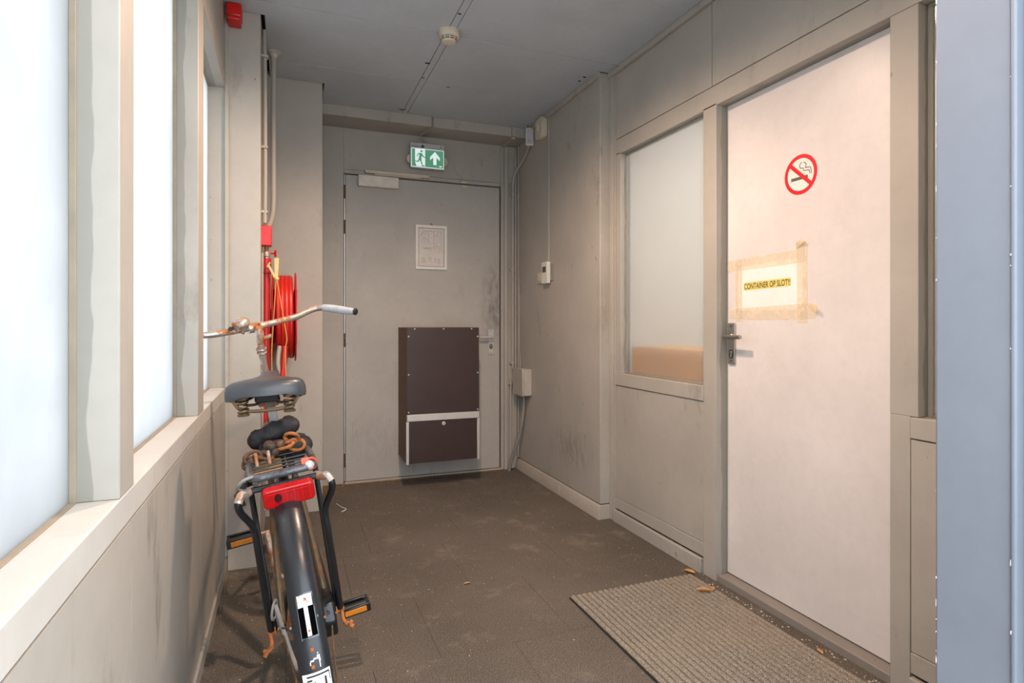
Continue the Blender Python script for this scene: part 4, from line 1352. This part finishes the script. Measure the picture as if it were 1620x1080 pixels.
for (t0, t1, y0, y1) in ((171.0, 171.5, -0.026, 0.020), (171.5, 174, -0.0265, -0.025), (172.4, 175.6, -0.019, -0.015), (172.2, 172.7, 0.010, 0.020), (173, 175, 0.004, 0.0058), (172.6, 175, 0.020, 0.022), (174.8, 175.4, -0.015, -0.004), (176.6, 177.2, -0.002, 0.018)):
    fpatch(bm, t0, t1, y0, y1, 0.002, 0.0026, 3)
bp('scrawl', bm, M_black, stk)

# frame
bm = BM()
ST = Vector((0.275, 0, 0.785))
tube(bm, [BBp, ST], 0.0145, 14)
tube(bm, [HB + AX * 0.03, BBp], 0.0155, 14)
tube(bm, [HT - AX * 0.03, ST - Vector((0, 0, 0.02))], 0.0135, 14)
tube(bm, [HB - AX * 0.012, HT + AX * 0.012], 0.0185, 16)
lathe(bm, [(0.022, -0.036), (0.024, -0.030), (0.024, 0.030), (0.022, 0.036)], BBp, (0, 1, 0), 18)
lathe(bm, [(0.017, -0.03), (0.019, 0.0), (0.017, 0.012)], ST, (ST - BBp), 14)
frame_ = bp('frame', bm, B_black)
for s in (1, -1):
    bm = BM()
    tube(bm, spline([(0.262, s * 0.016, 0.775), (0.20, s * 0.036, 0.68), (0.10, s * 0.050, 0.52), (0.0, s * 0.060, 0.352)], 5), 0.0085, 10)
    bp('seat_stay', bm, B_brownstay)
    bm = BM()
    tube(bm, spline([(0.45, s * 0.022, 0.29), (0.33, s * 0.038, 0.302), (0.15, s * 0.054, 0.325), (-0.015, s * 0.060, 0.345)], 5), 0.0095, 10)
    box(bm, -0.03, 0.02, s * 0.060 - 0.003, s * 0.060 + 0.003, 0.322, 0.366)
    bp('chain_stay', bm, B_black)
    # fender struts
    bm = BM()
    tube(bm, spline([(0.0, s * 0.066, 0.345), (-0.12, s * 0.050, 0.40), (-0.335, s * 0.036, 0.50)], 4), 0.003, 6)
    tube(bm, spline([(0.0, s * 0.066, 0.345), (-0.15, s * 0.050, 0.32), (-0.362, s * 0.036, 0.29)], 4), 0.003, 6)
    bp('fender_strut', bm, B_brownstay)
    # axle end: nut, washer and a rusty hooked tab
    bm = BM()
    lathe(bm, [(0.016, 0), (0.016, 0.003), (0.0105, 0.003), (0.0105, 0.013), (0.006, 0.014), (0.006, 0.022), (0, 0.023)], (0, s * 0.078, 0.345), (0, s, 0), 6 if False else 12)
    bp('axle_nut', bm, B_rust)
    bm = BM()
    tube(bm, spline([(-0.008, s * 0.094, 0.352), (-0.016, s * 0.092, 0.332), (-0.024, s * 0.094, 0.318), (-0.029, s * 0.104, 0.311), (-0.033, s * 0.114, 0.301)], 5), [0.0045 + 0.0016 * q / 20 for q in range(21)], 8)
    tube(bm, spline([(-0.026, s * 0.094, 0.318), (-0.031, s * 0.102, 0.312), (-0.027, s * 0.114, 0.315)], 5), 0.0055, 8)
    bp('rusty_hook', bm, B_rust)
bm = BM()
tube(bm, spline([(-0.02, 0.070, 0.42), (-0.032, 0.066, 0.40), (-0.028, 0.060, 0.35), (-0.045, 0.050, 0.29), (-0.075, 0.040, 0.262)], 6), 0.006, 8)
ring(bm, (-0.012, 0.074, 0.405), (0.3, 1, 0.2), 0.024, 0.0035, 24, 6)
bp('brake_cable', bm, M_cable)

# fork, stem and handlebar turned a little to the left
bm = BM()
for s in (1, -1):
    tube(bm, spline([HB - AX * 0.012 + Vector((0, s * 0.020, 0)), HB - AX * 0.05 + Vector((0, s * 0.042, 0)), HB - AX * 0.20 + Vector((0.0, s * 0.048, 0)), Vector((1.12, s * 0.052, WR))], 6), [0.012] * 8 + [0.011 - 0.0003 * i for i in range(11)], 10)
tube(bm, [HB - AX * 0.014 + Vector((0, -0.03, 0)), HB - AX * 0.014 + Vector((0, 0.03, 0))], 0.016, 12)
bm.transform(STEERF)
bp('fork', bm, B_black)
BC = Vector((0.790, 0, 1.150))
QT = HT + AX * 0.27
bm = BM()
tube(bm, [HT, HT + AX * 0.03], 0.0225, 16)
tube(bm, [HT + AX * 0.03, HT + AX * 0.042], [0.0225, 0.013], 16)
tube(bm, [HT + AX * 0.03, QT], 0.0125, 14)
tube(bm, spline([QT - AX * 0.004, QT + AX * 0.022 + Vector((0.004, 0, 0)), BC + Vector((-0.012, 0, -0.012))], 5), 0.0135, 12)
tube(bm, [BC + Vector((0, -0.028, -0.002)), BC + Vector((0, 0.028, -0.002))], 0.0185, 16)
ring(bm, QT - AX * 0.06, AX, 0.0155, 0.005, 20, 8)
ring(bm, QT - AX * 0.075, AX, 0.0150, 0.004, 20, 8)
tube(bm, [QT - AX * 0.02 + Vector((-0.016, -0.012, 0)), QT - AX * 0.02 + Vector((-0.02, -0.04, 0.005))], 0.008, 8)
tube(bm, [BC + Vector((-0.02, -0.012, 0.012)), BC + Vector((-0.02, -0.012, -0.05))], 0.006, 8)
bm.transform(STEER)
bp('stem', bm, B_rustchrome)
HBP = []
right = [(0.790, -0.02, 1.150), (0.792, -0.10, 1.152), (0.794, -0.165, 1.156), (0.797, -0.215, 1.167), (0.793, -0.250, 1.172), (0.772, -0.276, 1.168)]
GR = [Vector((0.776, -0.272, 1.169)), Vector((0.745, -0.297, 1.158)), Vector((0.700, -0.330, 1.140)), Vector((0.664, -0.355, 1.128))]
left = [(x, -y, z) for x, y, z in right]
bm = BM()
bar = spline([Vector(p) for p in reversed(left)] + [Vector(p) for p in right], 6)
tube(bm, bar, 0.0122, 12)
bm.transform(STEER)
hbar = bp('handlebar', bm, B_rustchrome)
for s in (1, -1):
    g = spline([Vector((p.x, p.y * -s, p.z)) for p in GR], 5)
    bm = BM()
    n_ = len(g)
    tube(bm, g, [0.0125 + 0.0038 * math.sin(PI * min(1, (i / (n_ - 1)) * 0.9 + 0.08)) for i in range(n_)], 14)
    bm.transform(STEER)
    gp = bp('grip', bm, B_grip)
    bm = BM()
    d_ = (g[-1] - g[-2]).normalized()
    lathe(bm, [(0.0140, 0.0), (0.0145, 0.006), (0.012, 0.009), (0.0, 0.0095)], g[-1] - d_ * 0.002, d_, 16)
    bm.transform(STEER)
    bp('end_cap', bm, M_dark, gp)
# bell on the left half of the bar
bm = BM()
bc = Vector((0.787, 0.050, 1.150))
lathe(bm, [(0.012, 0.004), (0.030, 0.008), (0.033, 0.013), (0.033, 0.020), (0.030, 0.029), (0.021, 0.037), (0.007, 0.041), (0, 0.0415)], bc + Vector((-0.006, 0, 0.006)), (-0.25, 0.1, 1), 22)
lathe(bm, [(0.020, -0.006), (0.026, 0.006)], bc + Vector((-0.006, 0, 0.006)), (-0.25, 0.1, 1), 22)
ring(bm, bc, (0, 1, 0), 0.0135, 0.0055, 18, 8)
bm.transform(STEER)
bell = bp('bell', bm, B_rustchrome)
bm = BM()
tube(bm, [bc + Vector((-0.012, 0.018, 0.014)), bc + Vector((-0.020, 0.040, 0.014))], 0.0032, 8)
lathe(bm, [(0, 0), (0.008, 0.001), (0.0085, 0.006), (0, 0.007)], bc + Vector((-0.030, 0.044, 0.012)), (1, 0.1, 0), 14)
bm.transform(STEER)
bp('bell_lever', bm, M_dark, bell)

# saddle
bm = BM()
def half(t):
    s = max(0.0, min(1.0, (t - 0.30) / 0.50))
    wd = 0.026 + (0.118 - 0.026) * (s * s * (3 - 2 * s))
    if t > 0.86:
        wd *= math.sqrt(max(0.0, 1 - ((t - 0.86) / 0.14) ** 2.4))
    if t < 0.06:
        wd *= math.sqrt(max(0.0, 1 - ((0.06 - t) / 0.06) ** 2))
    return wd
XN, XB = 0.375, 0.105
ts = [0, 0.02, 0.06, 0.15, 0.27, 0.38, 0.48, 0.58, 0.68, 0.78, 0.86, 0.91, 0.955, 0.985, 1.0]
outl = [(XN + (XB - XN) * t, -half(t)) for t in ts] + [(XN + (XB - XN) * t, half(t)) for t in reversed(ts[1:-1])]
sc_ = Vector((0.20, 0, 0))
def sring(k, z, skirt=False):
    r_ = []
    for x, y in outl:
        px, py = sc_.x + (x - sc_.x) * k, y * k
        t = (XN - px) / (XN - XB)
        rise = 0.03 * max(0, 0.6 - t)
        if skirt:
            rise += 0.016 * max(0.0, min(1.0, (t - 0.72) / 0.2)) * max(0.0, 1 - (abs(py) / 0.10) ** 2) - 0.020 * max(0.0, 1 - abs(t - 0.55) / 0.25)
        r_.append(bm.verts.new((px, py, z + rise)))
    return r_
def skin(rs, cap0, cap1):
    for a, b in zip(rs, rs[1:]):
        for i in range(len(a)):
            j_ = (i + 1) % len(a)
            bm.faces.new((a[i], a[j_], b[j_], b[i]))
    if cap0:
        bm.faces.new(rs[0][::-1])
    if cap1:
        bm.faces.new(rs[-1])
skin([sring(0.945, 0.934, True), sring(0.955, 0.929, True), sring(0.985, 0.929, True), sring(1.0, 0.940), sring(0.99, 0.957), sring(0.95, 0.970), sring(0.82, 0.979), sring(0.55, 0.983), sring(0.25, 0.983)], False, True)
SADM = Matrix.Translation((0.22, 0.004, 0.958)) @ Matrix.Rotation(R(5), 4, 'X') @ Matrix.Rotation(R(-4), 4, 'Z') @ Matrix.Diagonal((1, 0.93, 1, 1)) @ Matrix.Translation((-0.22, 0, -0.942))
bm.transform(SADM)
sad = bp('saddle', bm, B_saddle, smooth=60)
bm = BM()
skin([sring(0.948, 0.932, True), sring(0.92, 0.950), sring(0.80, 0.966), sring(0.45, 0.970)], False, True)
bm.transform(SADM)
bp('shade_lining', bm, B_saddleu, sad, smooth=60)  # inner shell coloured dark for the shade inside the saddle
bm = BM()
for s in (1, -1):
    tube(bm, spline([(0.36, s * 0.012, 0.925), (0.28, s * 0.022, 0.905), (0.20, s * 0.03, 0.898), (0.135, s * 0.062, 0.905)], 5), 0.004, 8)
tube(bm, spline([(0.128, -0.095, 0.926), (0.130, -0.07, 0.893), (0.128, 0.0, 0.886), (0.130, 0.07, 0.893), (0.128, 0.095, 0.926)], 6), 0.005, 8)
box(bm, 0.225, 0.262, -0.03, 0.03, 0.885, 0.912)
tube(bm, [(0.243, -0.036, 0.898), (0.243, 0.036, 0.898)], 0.010, 10)
bm.transform(SADM @ Matrix.Translation((0, 0, 0.010)))
bp('saddle_rails', bm, B_brownstay, sad)
bm = BM()
box(bm, 0.150, 0.24, -0.035, 0.035, 0.915, 0.950)
box(bm, 0.24, 0.33, -0.02, 0.02, 0.915, 0.950)
bm.transform(SADM)
bp('cavity_shade_block', bm, B_saddleu, sad, bevel=0.008)  # added dark block imitating the shaded hollow under the saddle
for s in (1, -1):
    bm = BM()
    pts = [(0.132 + 0.014 * math.cos(2 * PI * k / 10), s * 0.066 + 0.014 * math.sin(2 * PI * k / 10), 0.884 + 0.046 * k / 40) for k in range(41)]
    tube(bm, pts, 0.0036, 6)
    lathe(bm, [(0.017, 0), (0.018, 0.004), (0.010, 0.010)], (0.132, s * 0.066, 0.876), (0, 0, 1), 14)
    bm.transform(SADM @ Matrix.Translation((0, 0, 0.010)))
    bp('saddle_spring', bm, B_brownstay, sad)
bm = BM()
pd = (ST - BBp).normalized()
tube(bm, [ST - pd * 0.05, ST + pd * 0.135], 0.0132, 16)
bp('seat_post', bm, B_chrome)

# rear carrier
CZ, HWc = 0.772, 0.080
bm = BM()
loop = [(0.19, HWc - 0.012, CZ), (0.10, HWc, CZ), (-0.02, HWc, CZ), (-0.050, HWc - 0.006, CZ), (-0.064, HWc - 0.022, CZ), (-0.066, 0.04, CZ), (-0.066, -0.04, CZ), (-0.064, -HWc + 0.022, CZ), (-0.050, -HWc + 0.006, CZ), (-0.02, -HWc, CZ), (0.10, -HWc, CZ), (0.165, -HWc + 0.004, CZ), (0.19, -HWc + 0.022, CZ), (0.195, 0.0, CZ), (0.192, HWc - 0.03, CZ)]
tube(bm, spline(loop, 5, True), 0.0098, 12, closed=True)
car = bp('carrier', bm, B_tube)
for x in (-0.030, 0.008, 0.046, 0.088, 0.15):
    bm = BM()
    tube(bm, [(x, -HWc + 0.004, CZ + 0.001), (x, HWc - 0.004, CZ + 0.001)], 0.0030, 8)
    bp('wire', bm, B_black, car)
bm = BM(); box(bm, -0.038, 0.15, -0.002, 0.074, CZ - 0.014, CZ - 0.005)
bp('board', bm, B_board, car, bevel=0.002)
bm = BM()
for y in (0.028, 0.060):
    tube(bm, [(0.055, y, CZ + 0.004), (0.062, y, CZ + 0.040)], 0.0045, 8)
bp('clamp_pin', bm, B_rustchrome, car)
bm = BM()
ring(bm, (-0.046, -HWc + 0.010, CZ + 0.002), (0.95, 0.2, 0.2), 0.0165, 0.0028, 24, 8)
prism(bm, ((-0.058, -0.048, CZ + 0.006), (0.1, -0.99, 0), (0.1, 0, 1)), rrect(0.0, 0.020, 0, 0.018, 0.003, 2), -0.004, 0.003)
bp('orange_hook', bm, B_ored, car)
bm = BM()
ball(bm, (-0.062, -HWc + 0.014, CZ + 0.003), 0.013)
bp('end_knob', bm, B_chrome, car)
bm = BM()
ring(bm, (-0.045, HWc + 0.004, CZ - 0.012), (0.6, 0.2, 0.7), 0.028, 0.0038, 26, 6)
bp('strap_loop', bm, M_cable, car)
bm = BM()
for k in range(6):
    tube(bm, spline([(-0.02 + random.uniform(-0.02, 0.02), HWc + 0.012, CZ - 0.02), (-0.02 + random.uniform(-0.02, 0.02), HWc + 0.026 + random.uniform(0, 0.014), CZ - 0.03 - random.uniform(0, 0.02)), (-0.01 + random.uniform(-0.02, 0.02), HWc + 0.022 + random.uniform(0, 0.02), CZ - 0.055 - random.uniform(0, 0.02))], 3), 0.0045, 6)
bp('strap_rag', bm, M_dark, car)
for s in (1, -1):
    bm = BM()
    tube(bm, spline([(-0.094, s * 0.104, 0.742), (-0.100, s * 0.112, 0.730), (-0.092, s * 0.110, 0.705), (-0.072, s * 0.094, 0.668), (-0.062, s * 0.087, 0.640), (-0.055, s * 0.087, 0.590), (-0.028, s * 0.089, 0.46), (-0.006, s * 0.090, 0.350)], 6), 0.0088, 12)
    lg = bp('carrier_leg', bm, B_black)
    bm = BM()
    tube(bm, spline([(-0.050, s * 0.078, CZ - 0.028), (-0.074, s * 0.092, CZ - 0.030), (-0.090, s * 0.103, CZ - 0.026), (-0.100, s * 0.112, CZ - 0.042)], 5), 0.0105, 10)
    bp('rusty_bracket', bm, B_rustchrome, lg)
    bm = BM()
    tube(bm, [(0.015, s * 0.084, CZ - 0.005), (-0.002, s * 0.082, 0.40), (0.0, s * 0.080, 0.345)], 0.0075, 10)
    bp('carrier_stay', bm, B_black)
bm = BM()
tube(bm, [(-0.062, 0.084, CZ - 0.028), (-0.062, -0.084, CZ - 0.028)], 0.008, 10)
bp('carrier_bar', bm, B_black)
# red rear light
bm = BM()
prism(bm, ((-0.100, 0.056, 0.698), (0, -1, 0), (-0.26, 0, 0.966)), rrect(0, 0.124, 0, 0.051, 0.012, 5), -0.022, 0.004)
rl = bp('rear_light', bm, B_refl, bevel=0.004, seg=3)
bm = BM()
prism(bm, ((-0.100, 0.056, 0.698), (0, -1, 0), (-0.26, 0, 0.966)), [(0.036 + 0.009 * math.cos(R(a)), 0.027 + 0.012 * math.sin(R(a))) for a in range(0, 360, 20)], 0.0036, 0.0046)
bp('dark_spot', bm, plain('dark_red_spot', (60, 8, 10), 0.3), rl)
bm = BM()
for (u0, u1, v0, v1) in ((0.056, 0.0568, 0.006, 0.05), (0.075, 0.0758, 0.006, 0.05), (0.094, 0.0948, 0.006, 0.05), (0.01, 0.114, 0.040, 0.0408), (0.112, 0.1128, 0.006, 0.05)):
    prism(bm, ((-0.100, 0.056, 0.698), (0, -1, 0), (-0.26, 0, 0.966)), rect(u0, u1, v0, v1), 0.003, 0.0048)
bp('lens_ridges', bm, M_sred, rl)
bm = BM()
box(bm, -0.095, -0.055, -0.012, 0.012, 0.735, 0.75)
box(bm, -0.072, -0.058, -0.040, 0.040, 0.72, 0.75)
bp('light_bracket', bm, B_tube)

# crank, pedals, chain guard
th_c = math.atan2(0.158 - 0.29, 0.38 - 0.47)
ca = Vector((math.cos(th_c), 0, math.sin(th_c)))
for s, d_ in ((-1, 1), (1, -1)):
    tip = BBp + ca * (0.165 * d_)
    bm = BM()
    tube(bm, [BBp + Vector((0, s * 0.062, 0)), BBp + ca * (0.02 * d_) + Vector((0, s * 0.066, 0)), tip + Vector((0, s * 0.080, 0))], [0.015, 0.012, 0.010], 10)
    tube(bm, [BBp, BBp + Vector((0, s * 0.07, 0))], 0.009, 10)
    tube(bm, [tip + Vector((0, s * 0.07, 0)), tip + Vector((0, s * 0.20, 0))], 0.006, 10)
    bp('crank', bm, B_rustchrome)
    bm = BM()
    y0, y1 = (s * 0.108, s * 0.208) if s > 0 else (s * 0.208, s * 0.108)
    for xo in (-0.036, 0.024):
        box(bm, tip.x + xo, tip.x + xo + 0.012, y0, y1, tip.z - 0.014, tip.z + 0.014)
    for yo in (y0, y1 - 0.010):
        box(bm, tip.x - 0.026, tip.x + 0.026, yo, yo + 0.010, tip.z - 0.012, tip.z + 0.012)
    lathe(bm, [(0.012, 0), (0.012, 0.09)], tip + Vector((0, s * 0.112, 0)), (0, s, 0), 12)
    pdl = bp('pedal', bm, B_black, bevel=0.002)
    for xo in (-0.0385, 0.0345):
        bm = BM()
        box(bm, tip.x + xo, tip.x + xo + 0.004, y0 + 0.014, y1 - 0.014, tip.z - 0.0085, tip.z + 0.0085)
        bp('orange_reflector', bm, B_orange, pdl, bevel=0.001)
bm = BM()
cg = [(0.0, 0.405), (-0.045, 0.39), (-0.062, 0.345), (-0.045, 0.30), (0.0, 0.285), (0.20, 0.250), (0.40, 0.195), (0.47, 0.185), (0.54, 0.205), (0.575, 0.26), (0.575, 0.32), (0.54, 0.375), (0.47, 0.395)]
prism(bm, ((0, -0.040, 0), (1, 0, 0), (0, 0, 1)), cg, 0.0, 0.034)
bp('chain_guard', bm, B_black, bevel=0.006)
# ------------------------------------------------------------------ chain lock wound round the seat post
def on_bike(p):
    return Mb @ Vector(p)
lk = thing('chain_lock', on_bike((0.22, 0, 0.76)), 'chain lock in a black fleece sleeve wound round the bicycle seat post', 'lock')
def wrap(bm, c, rx, ry, tilt, r_, a0, a1, n=26, drop=0.0, ph=0.0):
    pts = []
    for k in range(n + 1):
        a = R(a0 + (a1 - a0) * k / n)
        x, y = rx * math.cos(a), ry * math.sin(a)
        pts.append(on_bike((c[0] + x, c[1] + y, c[2] + tilt[0] * x + tilt[1] * y + drop * k / n)))
    rr_ = [r_ * (0.88 + 0.10 * math.sin(k * 1.3 + ph) + 0.10 * math.sin(k * 2.9 + ph * 2)) * (0.72 if k in (0, n) else 1) for k in range(n + 1)]
    tube(bm, pts, rr_, 12)
bm = BM()
wrap(bm, (0.262, 0.006, 0.828), 0.050, 0.052, (-0.30, -0.30), 0.029, -20, 345, 28, -0.012)
bm2 = bm
obj('sleeve', bm, B_cloth, lk, smooth=70)
bm = BM()
wrap(bm, (0.228, -0.030, 0.788), 0.044, 0.044, (0.10, 0.15), 0.026, 60, 420, 28, -0.006, 1.0)
obj('sleeve', bm, B_cloth, lk, smooth=70)
bm = BM()
tube(bm, [on_bike(p) for p in spline([(0.20, 0.03, 0.80), (0.205, 0.036, 0.775), (0.20, 0.05, 0.745)], 5)], [0.020, 0.021, 0.022, 0.022, 0.021, 0.02, 0.019, 0.018, 0.018, 0.017, 0.014], 12)
ball(bm, on_bike((0.215, -0.052, 0.765)), 0.028, 1, 1, 1.2)
obj('sleeve_end', bm, B_cloth, lk, smooth=70)
def link(c, ax1, ax2, L, Wd, r_, mat=None):
    a1 = Vector(ax1).normalized()
    a2 = (Vector(ax2) - a1 * Vector(ax2).dot(a1)).normalized()
    c = Vector(c) - Vector((0, 0, 0.012))
    r_ *= 0.74
    L, Wd = L * 0.86, Wd * 0.86
    pts = []
    for k in range(24):
        a = 2 * PI * k / 24
        sx = math.copysign(abs(math.cos(a)) ** 0.75, math.cos(a)) * (L / 2)
        pts.append(on_bike(c + a1 * sx + a2 * math.sin(a) * Wd / 2))
    bm = BM()
    tube(bm, pts, r_, 8, closed=True)
    obj('chain_link', bm, mat or B_rust, lk, smooth=60)
link((0.150, -0.050, 0.805), (0.2, 1, 0.2), (0.2, 0, 1), 0.052, 0.036, 0.0072)
link((0.140, -0.020, 0.812), (0.1, 1, -0.1), (1, 0, 0.3), 0.050, 0.034, 0.0072)
link((0.155, -0.040, 0.828), (0.3, 1, 0.3), (-0.2, 0.2, 1), 0.046, 0.032, 0.0070)
link((0.128, 0.040, 0.798), (0.2, 1, 0.5), (1, 0, 0.4), 0.054, 0.036, 0.0072, B_drust)
link((0.130, 0.070, 0.800), (0.0, 1, -0.2), (0.2, 0.1, 1), 0.052, 0.034, 0.0072, B_drust)
link((0.125, 0.086, 0.788), (0.7, 0.6, -0.4), (0.3, -0.3, 1), 0.046, 0.032, 0.0068, B_drust)
bm = BM()
for k in range(7):
    ball(bm, on_bike((0.150 + random.uniform(-0.014, 0.012), 0.012 + 0.006 * (k - 3) , 0.798 + random.uniform(-0.010, 0.012))), random.uniform(0.011, 0.016))
obj('lock_body', bm, worn('grimy_lock', (70, 58, 48), (140, 92, 54), 0.5, 0.6, 60, 0.6), lk, smooth=70)
bpy.context.view_layer.update()
